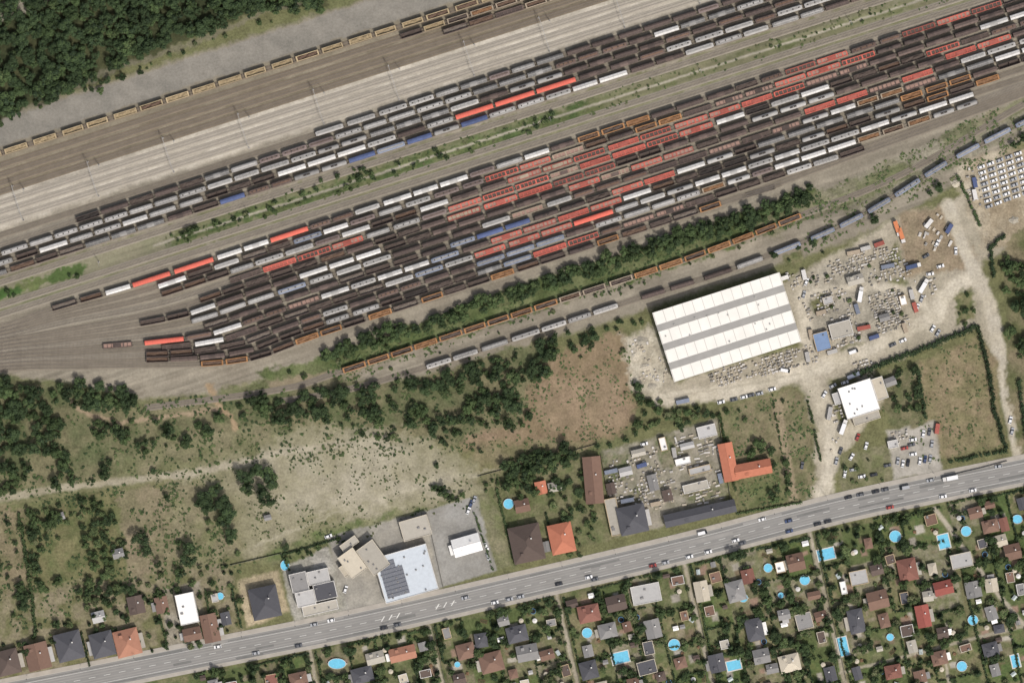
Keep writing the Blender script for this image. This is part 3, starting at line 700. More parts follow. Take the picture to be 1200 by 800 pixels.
tufts('scrub_tufts',[(190,L32(143,190)),(1250,L32(143,1250)),(1250,L32(165,1250)),(190,L32(165,190))],1400,95,[M_,Lt,O_],.3,.8,(12,.42))
tufts('scrub_tufts',[(845,480),(950,455),(960,580),(870,600)],400,96,[M_,Lt,D_],.3,.8)
tufts('scrub_tufts',[(620,455),(640,420),(735,390),(745,470),(690,520),(600,535)],350,97,[M_,Lt,O_],.3,.7,(12,.55))
tufts('scrub_tufts',[(1000,440),(1145,385),(1180,530),(1090,545)],350,98,[M_,Lt,O_],.3,.7,(12,.55))
tufts('scrub_tufts',[(930,240),(1200,110),(1200,170),(940,300)],700,99,[M_,Lt,O_],.3,.8,(12,.5))
# ------------------------------------------------------------------ hedges
def hedge(pts,w=1.6,h=2.0,m=(D_,M_,Lt),seed=0,name='hedge',gap=0.0):
    r=random.Random(seed);p=Path(pts,False);mb=MB()
    n=max(1,int(p.len/1.2))
    for i in range(n):
        if r.random()<gap: continue
        q,d=p.at((i+.5)*p.len/n);nr=Vector((-d.y,d.x,0));q=q+nr*r.uniform(-.25,.25)*w;hh=h*r.uniform(.65,1.15);ww=w*r.uniform(.6,1.15);a=math.atan2(d.y,d.x)
        M=Matrix.Translation(q)@Matrix.Rotation(a+r.uniform(-.3,.3),4,'Z')
        mb.box(-.62,.62,-ww*.36,ww*.36,-.05,hh*.85,m[0],tx=.15,ty=.15,M=M)
        for _ in range(int(12*w/1.6)):
            c=M@Vector((r.uniform(-.8,.8),r.uniform(-.6,.6)*ww,hh*r.uniform(.35,1.05)))
            nv=Vector((r.uniform(-1,1),r.uniform(-1,1),r.uniform(.2,1.4))).normalized();aa=nv.orthogonal().normalized();bb=nv.cross(aa);s=r.uniform(.2,.45)
            mb.add([tuple(c+aa*s),tuple(c+bb*s),tuple(c-aa*s),tuple(c-bb*s)],[(0,1,2,3)],m[1] if r.random()<.7 else r.choice(m))
    return obj(name,mb.mesh(name))
DD=(DP,D_,M_)
hedge([(1000,440),(1050,420),(1100,402),(1145,382)],3.2,3.2,DD,1)
hedge([(1145,382),(1158,430),(1165,480),(1180,528)],2.6,3,DD,2)
hedge([(1180,528),(1120,540),(1110,543)],2.2,2.5,DD,3,gap=.1)
hedge([(1075,430),(1085,490)],2.5,3,DD,4,gap=.15)
hedge([(1194,445),(1204,525)],2.5,3,DD,5,gap=.1)
hedge([(843,483),(862,575)],1.5,2,seed=6);hedge([(947,470),(962,540)],1.6,2,seed=7,gap=.2)
hedge([(863,602),(940,588)],1.3,1.8,seed=8)
hedge([(1148,265),(1122,205)],2,2.5,seed=9,gap=.15);hedge([(1178,275),(1160,290),(1165,325)],2.4,3,DD,10)
hedge([(905,462),(925,585)],1.2,1.6,seed=12,gap=.35)
hedge([(340,668),(330,650),(398,630)],1.5,2,DD,13)
hedge([(582,572),(604,662)],1.6,2.2,seed=14);hedge([(556,600),(578,668)],1.3,1.8,seed=15,gap=.2)
hedge([(283,735),(272,690)],1.5,2.2,DD,16);hedge([(180,695),(196,755)],1.3,2,seed=17);hedge([(22,600),(38,700),(42,745)],2,2.5,(D_,M_,Lt),18)
hedge([(240,690),(250,745)],1.3,2,seed=19);hedge([(135,735),(142,770)],1.3,2,DD,20);hedge([(95,740),(105,780)],1.3,2,DD,21);hedge([(640,600),(650,650)],1.4,2,DD,22)
# ------------------------------------------------------------------ main road
m_asph=mat('asphalt',C(128,126,121),.12,.08,.9);m_side=mat('pavement_concrete',C(158,151,139),.14,.2,.9);m_kerb=mat('kerb_stone',C(168,163,152),.08,1);m_paint=mat('road_marking_paint',C(208,206,198),.15,.6)
m_asphd=mat('asphalt_patch',C(111,110,106),.14,.2,.9);m_asphl=mat('asphalt_worn',C(139,136,130),.12,.1,.9)
RD=Path(ROADP)
mb=MB();ribbon(mb,RD,-6.6,6.6,-.1,.03,m_asph);obj('road',mb.mesh('road'))
for sgn in(1,-1):
    mb=MB()
    a,b_=sorted((sgn*6.6,sgn*6.85));ribbon(mb,RD,a,b_,-.1,.16,m_kerb)
    w=2.6 if sgn>0 else 2.0
    a,b_=sorted((sgn*6.853,sgn*(6.85+w)));ribbon(mb,RD,a,b_,-.1,.15,m_side)
    obj('pavement',mb.mesh('pavement'))
mb=MB()
tA=RD.tx(-90);tB=RD.tx(1310)
for o in(-4.3,4.3): ribbon(mb,RD,o-.08,o+.08,.05,.055,m_paint,tA,tB)
t=tA
while t<tB:
    ribbon(mb,RD,-.1,.1,.05,.055,m_paint,t,t+4,step=4)
    t+=9
for k in range(3):
    for base in(448,512):
        q,d=RD.at(RD.tx(base+k*9));nr=Vector((-d.y,d.x,0))
        a=q-nr*1.3-d*1.2;b2=q+nr*1.3+d*1.2;e=d*.7
        vs=[(a.x,a.y,.06),(a.x+e.x,a.y+e.y,.06),(b2.x+e.x,b2.y+e.y,.06),(b2.x,b2.y,.06)]
        mb.add(vs,[(0,1,2,3)],m_paint)
obj('road_markings',mb.mesh('road_markings'))
mb=MB()
rr=random.Random(4)
for o in(-5.3,-2.9,-1.3,1.3,2.9,5.3): ribbon(mb,RD,o-.28,o+.28,.0,.032,m_asphl if abs(o)<5 else m_asphd,tA,tB,step=6)
for k in range(34):
    t=rr.uniform(tA,tB);o=rr.choice([-5.4,-2.2,2.2,5.4])+rr.uniform(-.5,.5);l=rr.uniform(4,30)
    ribbon(mb,RD,o-rr.uniform(.4,1.0),min(6.5,o+rr.uniform(.4,1.0)),.0,.035+.0003*k,m_asphd if k%3 else m_asphl,t,t+l,step=3)
obj('asphalt_repair_patches',mb.mesh('asphalt_repair_patches'))
# ------------------------------------------------------------------ vehicles
m_glass=mat('vehicle_glass',C(40,46,52),.05,1,.15);m_tyre=mat('tyre_rubber',C(36,36,36),.05,1)
def carmesh(col,kind='car'):
    mb=MB();A=col
    if kind=='car':
        L,Wd=4.4,1.8;h=L/2
        prof=[(-h,.35),(-h,.85),(-h+.15,.95),(h-1.25,.95),(h-.1,.78),(h,.6),(h,.35)]
        n=len(prof);vs=[(x,-Wd/2,z) for x,z in prof]+[(x,Wd/2,z) for x,z in prof]
        fs=[tuple(range(n)),tuple(range(2*n-1,n-1,-1))]+[(i,i+n,(i+1)%n+n,(i+1)%n) for i in range(n)]
        mb.add(vs,fs,A)
        def frus(x0,x1,X0,X1,y0,y1,z0,z1,m):
            mb.add([(x0,-y0,z0),(x1,-y0,z0),(x1,y0,z0),(x0,y0,z0),(X0,-y1,z1),(X1,-y1,z1),(X1,y1,z1),(X0,y1,z1)],[(4,5,6,7),(0,1,5,4),(1,2,6,5),(2,3,7,6),(3,0,4,7)],m)
        frus(-h+.35,h-1.15,-h+.9,h-1.95,.84,.66,.951,1.4,m_glass)
        frus(-h+.85,h-1.9,-h+.9,h-1.95,.70,.66,1.4,1.46,A)
    elif kind=='van':
        L,Wd=5.6,2.0;h=L/2
        mb.box(-h,h-1.4,-1,1,.4,2.3,A,tx=.06,ty=.08)
        mb.add([(h-1.4,-1,.4),(h,-1,.4),(h,1,.4),(h-1.4,1,.4),(h-1.4,-.95,2.25),(h-1.2,-.92,2.25),(h-1.2,.92,2.25),(h-1.4,.95,2.25),(h,-1,1.1),(h,1,1.1)],[(4,5,6,7),(0,1,8,5,4),(2,3,7,6,9),(1,2,9,8)],A)
        mb.add([(h-.0,-.9,1.15),(h,.9,1.15),(h-1.1,.85,2.2),(h-1.1,-.85,2.2)],[(0,1,2,3)],m_glass)
    elif kind=='truck':
        L,Wd=9,2.5;h=L/2
        mb.box(-h,h-2.4,-1.25,1.25,1.0,3.6,A,ty=.03);mb.box(h-2.2,h,-1.2,1.2,.6,2.9,MATS['wagon_paint_white'],tx=.1,ty=.06)
        mb.box(h-.15,h+.02,-1.05,1.05,1.7,2.5,m_glass);mb.box(-h,h-.2,-.5,.5,.6,.99,m_under)
    for sx in(-1,1):
        for sy in(-1,1):
            r=.33 if kind=='car' else .45; x=sx*(h-(.8 if kind!='truck' else 1.3))
            mb.cyl((x,sy*(Wd/2-.22),r),(x,sy*(Wd/2+.01),r),r,r,10,m_tyre)
    return mb.mesh('parked_car')
cp={}
for n,c in(('white',(216,216,214)),('black',(40,40,44)),('silver',(156,158,160)),('dgrey',(84,86,90)),('red',(160,56,48)),('blue',(56,72,108)),('orange',(200,114,66))):
    cp[n]=mat('car_paint_'+n,C(*c),.03,1,.3)
CM={n:carmesh(m) for n,m in cp.items()};VM={n:carmesh(cp[n],'van') for n in('white','silver')};TM={n:carmesh(cp[n],'truck') for n in('white','orange','blue')}
def car(px,py,ang,c,kind='car',name='parked_car',z=.0):
    me_={'car':CM,'van':VM,'truck':TM}[kind][c]; x,y=W(px,py)
    nm={'car':name,'van':'delivery_van','truck':'box_truck'}[kind]
    obj(nm,me_,(x,y,z),math.radians(ang))
def rang(px):
    q,d=RD.at(RD.tx(px));return math.degrees(math.atan2(d.y,d.x))
for px,py,c in[(255,757,'white'),(300,765,'silver'),(368,731,'silver'),(388,726,'white'),(350,762,'dgrey'),(450,742,'black'),(466,738,'dgrey'),(580,713,'white'),(597,710,'silver'),(610,705,'silver'),(690,676,'white'),(697,686,'dgrey'),(765,666,'red'),(780,660,'silver'),(808,657,'white'),(830,652,'white'),(862,633,'white'),(893,606,'white'),(924,610,'blue'),(925,630,'blue'),(958,622,'black'),(970,618,'black'),(994,580,'black'),(1008,577,'dgrey'),(1026,574,'black'),(1037,572,'dgrey'),(1043,602,'red'),(1105,585,'white'),(1140,578,'white'),(1170,545,'silver'),(655,684,'black'),(545,700,'silver'),(870,645,'dgrey'),(1090,560,'silver')]:
    ry=roady(px); off=(py-ry)/1.03
    off=max(-11,min(11,off)) 
    car(px,ry+off,rang(px)+(0 if off>0 else 180),c,name='car',z=.04)
car(823,624,rang(823),'white','van',z=.04);car(1113,560,rang(1113)+180,'white','truck',z=.04);car(1060,571,rang(1060)+180,'silver','van',z=.04)
car(1056,276,-72,'orange','truck');car(1051,268,-72,'orange','truck');car(1120,294,90,'white','car')
r=random.Random(8)
for i in range(5):
    for j in range(8):
        a=math.radians(20);dx=(i-2)*11.5;dy=(j-3.5)*7.0
        if r.random()<.06: continue
        car(1176+dx*math.cos(a)+dy*math.sin(a)*.55,211-dx*math.sin(a)+dy*math.cos(a),20+r.uniform(-2,2),r.choice(['white','white','white','silver']))
for px,py,a,c in[(872,465,14,'white'),(880,463,14,'dgrey'),(890,461,14,'silver'),(860,468,14,'dgrey'),(845,471,14,'white'),(905,456,14,'white'),(966,462,60,'white'),(940,545,80,'dgrey'),(1093,385,60,'white'),(1099,390,60,'silver'),(1184,492,75,'white'),(1186,505,75,'silver'),(1070,515,10,'white'),(1092,520,80,'silver'),(1060,525,10,'red'),(1005,512,70,'red'),(1015,522,75,'white'),(1040,545,10,'dgrey'),(990,555,80,'white'),(552,590,70,'blue'),(549,598,70,'white'),(556,585,70,'silver'),(570,640,-70,'white'),(572,652,-70,'silver'),(410,668,45,'silver'),(405,690,70,'white'),(1090,321,10,'white'),(385,628,20,'white'),(1070,532,10,'white'),(1068,521,12,'dgrey'),
 (1052,540,80,'silver'),(1058,543,80,'white'),(1064,542,80,'black'),(1078,540,80,'white'),(1084,538,80,'blue'),(1090,537,80,'silver'),(1082,508,80,'white'),(1089,506,80,'dgrey'),(980,540,75,'silver'),(985,528,70,'dgrey'),(998,535,60,'white'),(1000,550,10,'silver'),(1010,558,12,'white'),(1024,556,12,'black'),(976,452,30,'silver'),(990,448,20,'white'),(1075,360,70,'white'),(1080,350,70,'silver'),(1085,300,30,'dgrey'),(1098,285,60,'white'),(945,330,70,'white'),(942,345,75,'silver'),(1102,312,15,'white'),(1046,404,25,'dgrey'),(1058,399,25,'white'),(720,590,80,'white'),(728,600,10,'silver'),(755,520,14,'white')]:
    car(px,py,a,c)
car(988,500,70,'white','truck');car(745,598,80,'white','truck');car(920,434,-10,'white','van');car(1082,335,60,'white','truck');car(1070,312,15,'blue','truck');car(1008,345,80,'white','truck');car(1000,412,20,'white','van')
# shipping containers
def container(col):
    mb=MB();mb.box(-3.0,3.0,-1.2,1.2,.12,2.55,col)
    for i in range(13):
        x=-2.8+i*.466
        for sy in(-1,1): mb.box(x-.1,x+.1,sy*1.2-.04,sy*1.2+.04,.25,2.45,col)
        mb.box(x-.1,x+.1,-1.1,1.1,2.552,2.585,col)
    for sx in(-1,1):
        for sy in(-1,1): mb.box(sx*3.0-.07,sx*3.0+.07,sy*1.2-.07,sy*1.2+.07,0,2.62,m_under)
    for yy in(-.6,-.2,.2,.6): mb.box(3.0,3.05,yy-.03,yy+.03,.3,2.4,m_wheel)
    return mb.mesh('shipping_container')
CT=[container(WM[n]) for n in('lgray','blue','redd','bgray','white','tan')]
rc=random.Random(19)
for px,py,a in[(1000,296,15),(1014,291,15),(1030,286,15),(942,322,105),(1068,345,105),(1072,360,105),(1012,384,15),(1024,395,15),(975,412,15),(950,392,105),(1040,312,15),(962,366,15),(1004,362,105),(918,326,15),(1060,384,105),(1088,262,50),(1112,268,60),(1142,214,100),(1142,228,100),(1000,440,20),(972,484,80),(716,552,14),(752,545,14),(790,530,104),(735,586,14),(768,590,14),(844,560,104),(1098,502,80),(800,470,14),(946,418,104)]:
    x,y=W(px,py);obj('shipping_container',rc.choice(CT),(x,y,0),math.radians(a+rc.uniform(-4,4)),(rc.choice([1,1,1.3]),1,1))
# ------------------------------------------------------------------ buildings
RC={}
for n,c in(('brown',(116,90,76)),('orange',(156,108,86)),('red',(144,78,68)),('dark',(80,80,84)),('grey',(126,124,121)),('lgrey',(164,162,158)),('white',(222,220,214)),('beige',(178,168,148)),('redbrown',(126,84,72)),('tile',(176,106,80)),('dbrown',(90,77,70)),('bluew',(180,187,192)),('blue',(110,132,164)),('concrete',(158,152,139))):
    RC[n]=mat('roof_'+n,C(*c),.1,.5,.9,.1,wave=1.2)
m_wall=[mat('wall_render_cream',C(190,180,160),.08,.5),mat('wall_render_white',C(204,200,192),.06,.5),mat('wall_render_ochre',C(180,158,122),.08,.5),mat('wall_wood',C(128,100,74),.15,1)]
m_win=mat('window_glass',C(52,62,74),.05,1,.1);m_frame=mat('window_frame',C(210,208,202),.03,1);m_door=mat('door_wood',C(96,66,46),.1,1);m_chim=mat('chimney_brick',C(140,100,86),.1,2)
def openings(w,d,z,n,wallh):
    mb=MB()
    for sy in(-1,1):
        k=max(1,int(w/2.6))
        for i in range(k):
            x=-w/2+(i+.5)*w/k
            for lv in range(max(1,int(wallh/2.7))):
                zz=1.0+lv*2.8
                mb.box(x-.6,x+.6,sy*d/2-.03,sy*d/2+.03,zz,zz+1.0,m_frame);mb.box(x-.5,x+.5,sy*d/2-.045,sy*d/2+.045,zz+.1,zz+.9,m_win)
    for sx in(-1,1):
        k=max(1,int(d/3.2))
        for i in range(k):
            y=-d/2+(i+.5)*d/k;zz=1.0
            mb.box(sx*w/2-.03,sx*w/2+.03,y-.6,y+.6,zz,zz+1.0,m_frame);mb.box(sx*w/2-.045,sx*w/2+.045,y-.5,y+.5,zz+.1,zz+.9,m_win)
    return mb.mesh('windows')
def building(px,py,w,h,ang,kind='hip',roof='brown',hh=3.2,name='house',wall=None,pitch=.32,extras=True,r=random):
    """w,h are footprint in px"""
    w*=S;d=h*S;x,y=W(px,py);wall=wall or r.choice(m_wall[:3])
    e=bpy.data.objects.new(name,None);e.location=(x,y,0);e.rotation_euler=(0,0,math.radians(ang));COL.objects.link(e)
    mb=MB();mb.box(-w/2,w/2,-d/2,d/2,-.2,hh,wall)
    R=RC[roof];o=.35 if min(w,d)>4 else .15;rb=MB()
    W2,D2=w/2+o,d/2+o
    if kind=='flat':
        mb.box(-w/2-.002,w/2+.002,-d/2-.002,-d/2+.3,hh+.002,hh+.45,wall);mb.box(-w/2-.002,w/2+.002,d/2-.3,d/2+.002,hh+.002,hh+.45,wall)
        mb.box(-w/2-.001,-w/2+.3,-d/2+.302,d/2-.302,hh+.002,hh+.449,wall);mb.box(w/2-.3,w/2+.001,-d/2+.302,d/2-.302,hh+.002,hh+.449,wall)
        rb.box(-w/2+.3,w/2-.3,-d/2+.3,d/2-.3,hh+.01,hh+.12,R)
        if extras:
            for _ in range(max(1,int(w*d/70))):
                a=r.uniform(-w*.35,w*.35);b_=r.uniform(-d*.35,d*.35);s=r.uniform(.4,.9)
                rb.box(a-s,a+s,b_-s*.7,b_+s*.7,hh+.121,hh+.9,RC['grey'],tx=.05,ty=.05)
    else:
        swap=d>w; a,b_=(D2,W2) if swap else (W2,D2)
        rh=b_*pitch*1.6
        z0=hh-.02; rl=(a-b_) if kind=='hip' else a
        rl=max(rl,.02)
        vs=[(-a,-b_,z0),(a,-b_,z0),(a,b_,z0),(-a,b_,z0),(-rl,0,z0+rh),(rl,0,z0+rh),(-a,-b_,z0+.15),(a,-b_,z0+.15),(a,b_,z0+.15),(-a,b_,z0+.15)]
        if swap: vs=[(-v[1],v[0],v[2]) for v in vs]
        rb.add(vs,[(3,2,1,0),(0,1,7,6),(1,2,8,7),(2,3,9,8),(3,0,6,9),(6,7,5,4),(8,9,4,5)],R)
        rb.add([vs[7],vs[8],vs[5],vs[9],vs[6],vs[4]],[(0,1,2),(3,4,5)],R if kind=='hip' else wall)
        p0=Vector(vs[4]);p1=Vector(vs[5])
        if (p1-p0).length>.5: rb.cyl(p0,p1,.12,.12,6,R)
        if extras and min(w,d)>4.5:
            cxx,cyy=(w*.18,d*.12)
            cb=MB();cb.box(cxx-.3,cxx+.3,cyy-.3,cyy+.3,hh,hh+rh+.6,m_chim);cb.box(cxx-.36,cxx+.36,cyy-.36,cyy+.36,hh+rh+.602,hh+rh+.7,m_frame)
            obj('chimney',cb.mesh('chimney'),parent=e)
            if w>8 and r.random()<.6:
                dm=MB();s=r.choice([-1,1]);dm.box(-w*.2-.8,-w*.2+.8,s*d*.28-.7,s*d*.28+.7,hh,hh+rh*.75,wall);dm.box(-w*.2-1,-w*.2+1,s*d*.28-.9,s*d*.28+.9,hh+rh*.75+.002,hh+rh*.75+.12,R);obj('dormer',dm.mesh('dormer'),parent=e)
    obj('walls',mb.mesh('walls'),parent=e);obj('roof',rb.mesh('roof'),parent=e)
    obj('windows',openings(w,d,0,2,hh),parent=e)
    db=MB();db.box(-.5,.5,-d/2-.07,-d/2-.057,0,min(2.1,hh-.1),m_door);db.box(-.6,.6,-d/2-.055,-d/2+.02,0,min(2.2,hh-.05),m_frame);obj('door',db.mesh('door'),parent=e)
    if extras and kind!='flat' and min(w,d)>5 and r.random()<.6:
        s=r.choice([-1,1]);tb=MB();x0,x1=(w/2+.1,w/2+2.6) if s>0 else (-w/2-2.6,-w/2-.1)
        tb.box(x0,x1,-d*.35,d*.25,2.2,2.32,RC[r.choice(['lgrey','grey','concrete','white'])])
        for a in(x0+.1,x1-.1):
            for b2 in(-d*.35+.1,d*.25-.1): tb.box(a-.06,a+.06,b2-.06,b2+.06,0,2.198,m_wall[3])
        obj('porch',tb.mesh('porch'),parent=e)
    return e
A13=13
Bs=[(690,718,24,19,'hip','redbrown'),(757,695,34,22,'flat','lgrey'),(722,706,22,17,'gable','dbrown'),(712,738,20,16,'hip','grey'),(606,742,23,18,'hip','dark'),(576,775,26,22,'hip','brown'),(618,764,24,18,'gable','grey'),(546,762,20,17,'hip','brown'),(690,784,19,20,'hip','dark'),(765,736,17,21,'gable','grey'),(758,781,22,16,'flat','dark'),(472,765,30,15,'gable','orange'),(440,770,20,13,'gable','concrete'),(822,692,15,23,'gable','beige'),(840,776,17,20,'gable','dark'),(862,692,20,23,'hip','grey'),(884,737,19,25,'hip','dark'),(932,658,19,19,'gable','brown'),(914,664,11,13,'flat','white'),(942,727,19,19,'flat','grey'),(925,776,23,19,'hip','beige'),(892,768,18,16,'gable','grey'),(988,688,7,15,'flat','white'),(1006,676,21,17,'flat','lgrey'),(1028,702,23,20,'gable','brown'),(1063,667,21,25,'hip','redbrown'),(1105,688,21,15,'gable','red'),(1081,721,15,25,'gable','red'),(1003,727,17,27,'hip','dark'),(1126,656,25,17,'flat','lgrey'),(1160,616,18,14,'hip','brown'),(1176,614,9,15,'gable','redbrown'),(1046,786,18,15,'hip','redbrown'),(1186,646,18,17,'gable','brown'),(1140,690,17,18,'gable','grey'),(1160,760,17,15,'hip','dark'),(1100,770,17,15,'hip','brown'),(425,790,24,17,'hip','dark'),(350,795,20,15,'hip','brown')]
taken=[]
rb_=random.Random(3)
for px,py,w,h,k,c in Bs:
    building(px,py,w,h,A13+rb_.uniform(-2,2),k,c,hh=rb_.choice([3,3.2,4.2]),r=rb_);taken.append((px,py,max(w,h)*.6))
pools=[(395,777,12,7,'o'),(727,770,11,7,'r'),(790,755,8,8,'o'),(860,779,9,6,'r'),(688,741,7,7,'o'),(871,700,6,6,'o'),(900,665,6,6,'o'),(943,679,7,7,'o'),(968,649,11,7,'r'),(1049,628,8,8,'o'),(1106,634,7,9,'r'),(1132,622,7,7,'o'),(1192,608,7,6,'o'),(1140,726,7,7,'o'),(1043,746,5,5,'o'),(988,757,6,12,'r'),(1190,774,5,8,'r'),(1127,780,7,7,'o'),(596,590,7,7,'o'),(334,662,6,7,'o'),(258,698,5,5,'o'),(536,778,4,4,'o'),(915,697,4,4,'o')]
m_water=mat('pool_water',C(96,184,214),.15,.8,.15);m_cop=mat('pool_coping',C(194,190,180),.08,1);m_liner=mat('pool_wall_blue',C(80,128,166),.05,1)
for px,py,a,b_,k in pools:
    x,y=W(px,py);taken.append((px,py,max(a,b_)+3));a*=S*.9;b_*=S*.9;mb=MB()
    if k=='o':
        n=24
        def ring(s,z): return [(a*s*math.cos(2*math.pi*i/n),b_*s*math.sin(2*math.pi*i/n),z) for i in range(n)]
        vs=ring(1,0)+ring(1,1.1)+ring(.93,1.1)+ring(.93,.95)
        mb.add(vs,[(i,(i+1)%n,n+(i+1)%n,n+i) for i in range(n)],m_liner)
        mb.add(vs,[(n+i,n+(i+1)%n,2*n+(i+1)%n,2*n+i) for i in range(n)]+[(2*n+i,2*n+(i+1)%n,3*n+(i+1)%n,3*n+i) for i in range(n)],m_cop)
        mb.add(ring(.93,.95),[tuple(range(n))],m_water)
        mb.box(a*.98,a*1.02+.5,-.25,.25,0,1.25,m_cop,tx=.1)
    else:
        for q in((-a-.6,a+.6,b_,b_+.6),(-a-.6,a+.6,-b_-.6,-b_),(-a-.6,-a,-b_,b_),(a,a+.6,-b_,b_)): mb.box(q[0],q[1],q[2],q[3],-.1,.2,m_cop)
        mb.box(-a,a,-b_,b_,-.1,.12,m_water)
        mb.box(a-.5,a-.42,-.3,-.25,.1,.8,m_frame);mb.box(a-.5,a-.42,.25,.3,.1,.8,m_frame)
    obj('swimming_pool',mb.mesh('swimming_pool'),(x,y,0),math.radians(13) if k=='r' else 0)
def free(x,y,rad): return all(math.hypot(x-a,y-b_)>rad+c for a,b_,c in taken)
def parasol(col):
    mb=MB();mb.cyl((0,0,0),(0,0,2.5),.04,.03,6,m_frame);n=8
    vs=[(0,0,2.75)]+[(1.5*math.cos(2*math.pi*i/n),1.5*math.sin(2*math.pi*i/n),2.2) for i in range(n)]
    mb.add(vs,[(0,1+i,1+(i+1)%n) for i in range(n)],col);mb.box(-.6,.6,-.4,.4,.68,.74,m_wall[3],tx=.02)
    for a in(-.5,.5):
        for b in(-.32,.32): mb.box(a-.03,a+.03,b-.03,b+.03,0,.679,m_wall[3])
    return mb.mesh('garden_parasol')
def trampoline():
    mb=MB();n=16
    ro=[(1.7*math.cos(2*math.pi*i/n),1.7*math.sin(2*math.pi*i/n),.8) for i in range(n)];ri=[(1.4*math.cos(2*math.pi*i/n),1.4*math.sin(2*math.pi*i/n),.8) for i in range(n)]
    mb.add(ro+ri,[(i,(i+1)%n,n+(i+1)%n,n+i) for i in range(n)],m_liner);mb.add([(x,y,.78) for x,y,z in ri],[tuple(range(n))],m_tyre)
    for i in range(0,n,4): mb.cyl((ro[i][0],ro[i][1],0),(ro[i][0],ro[i][1],2.4),.04,.04,5,m_frame)
    return mb.mesh('trampoline')
def greenhouse():
    g=mat('greenhouse_glass',C(170,180,176),.1,1,.3);mb=MB();mb.box(-1.5,1.5,-1.1,1.1,0,1.6,g)
    mb.add([(-1.5,-1.1,1.602),(1.5,-1.1,1.602),(1.5,0,2.2),(-1.5,0,2.2),(1.5,1.1,1.602),(-1.5,1.1,1.602)],[(0,1,2,3),(3,2,4,5),(1,4,2),(5,0,3)],g)
    for x in(-1.5,-.5,.5,1.5): mb.box(x-.04,x+.04,-1.13,1.13,0,1.63,m_frame)
    return mb.mesh('greenhouse')
def woodpile():
    mb=MB();r=random.Random(2)
    for k in range(4):
        for i in range(8-k): mb.cyl((-.9,i*.24-.9+k*.12,.12+k*.21),(.9,i*.24-.9+k*.12,.12+k*.21),.11,.11,6,m_wall[3])
    return mb.mesh('firewood_pile')
def bed():
    mb=MB();soil=mat('garden_soil',C(84,68,52),.2,1)
    for q in((-2,2,-1,-.9),(-2,2,.9,1),(-2,-1.9,-.897,.897),(1.9,2,-.897,.897)): mb.box(q[0],q[1],q[2],q[3],-.05,.35,m_wall[3])
    mb.box(-1.897,1.897,-.897,.897,-.05,.28,soil);r=random.Random(5)
    for i in range(60):
        x=r.uniform(-1.7,1.7);y=round(r.uniform(-.7,.7)*3)/3;s=.15;mb.add([(x-s,y,.3),(x,y-s,.35),(x+s,y,.5),(x,y+s,.4)],[(0,1,2,3)],M_ if i%3 else Lt)
    return mb.mesh('raised_garden_bed')
PR=[('garden_parasol',parasol(MATS['wagon_paint_white'])),('garden_parasol',parasol(RC['beige'])),('trampoline',trampoline()),('greenhouse',greenhouse()),('firewood_pile',woodpile()),('raised_garden_bed',bed()),('raised_garden_bed',bed())]
rp=random.Random(77)
rcols=['brown','redbrown','grey','dark','dbrown','beige','brown','grey','concrete','dbrown','grey','brown','dark']
for P,wl,s0,dep,q in plots:
    cx,cy=P(wl/2,s0+dep/2)
    if cy>835 or cy<roady(cx)+16: continue
    for _ in range(3):
        a,b_=rp.uniform(8,wl-8),s0+rp.uniform(8,dep-8);x,y=P(a,b_);w,h=rp.uniform(9,16),rp.uniform(8,14)
        if free(x,y,max(w,h)*.55):
            building(x,y,w,h,A13+rp.choice([0,90])+rp.uniform(-4,4),rp.choice(['gable','hip','gable','flat']),rp.choice(rcols),hh=rp.uniform(2.4,3.2),name='garden_house',r=rp);taken.append((x,y,max(w,h)*.6));break
    for _ in range(rp.choice([0,1,1,2])):
        x,y=P(rp.uniform(4,wl-4),s0+rp.choice([5,dep-5,dep/2]))
        if free(x,y,4): building(x,y,rp.uniform(4,8),rp.uniform(4,6),A13,'gable',rp.choice(['grey','dbrown','lgrey','concrete','white']),hh=2,name='garden_shed',wall=m_wall[3],extras=False,r=rp);taken.append((x,y,4))
    for _ in range(rp.choice([1,2,3,4])):
        x,y=P(rp.uniform(4,wl-4),s0+rp.uniform(4,dep-4))
        if free(x,y,2):
            n_,m_=rp.choice(PR);obj(n_,m_,(*W(x,y),0),rp.uniform(0,3))
    lush=rp.uniform(.7,1.8)
    for _ in range(int(rp.randint(9,15)*lush)):
        if rp.random()<.55:
            e=rp.choice([0,1,2,3]);u_=rp.random()
            x,y={0:P(u_*wl,s0+2),1:P(u_*wl,s0+dep-2),2:P(2,s0+u_*dep),3:P(wl-2,s0+u_*dep)}[e]
        else: x,y=P(rp.uniform(2,wl-2),s0+rp.uniform(2,dep-2))
        rad=rp.choice([rp.uniform(1.5,3.2),rp.uniform(2.5,5),rp.uniform(4,7.5)])
        if free(x,y,rad*.45-2): tree(x,y,rad,('mid','dark','mid','light','dark','con'),rp)
    a=P(0,s0);b2=P(wl,s0);c=P(0,s0+dep)
    if rp.random()<.75: hedge([a,b2],rp.uniform(1,2),rp.uniform(1.4,2.2),seed=rp.randint(0,999),m=rp.choice([(D_,M_,Lt),DD]),gap=rp.choice([0,.1,.3]))
    if rp.random()<.85: hedge([a,c],rp.uniform(1,1.9),rp.uniform(1.4,2.2),seed=rp.randint(0,999),m=rp.choice([(D_,M_,Lt),DD]),gap=rp.choice([0,.1,.3]))
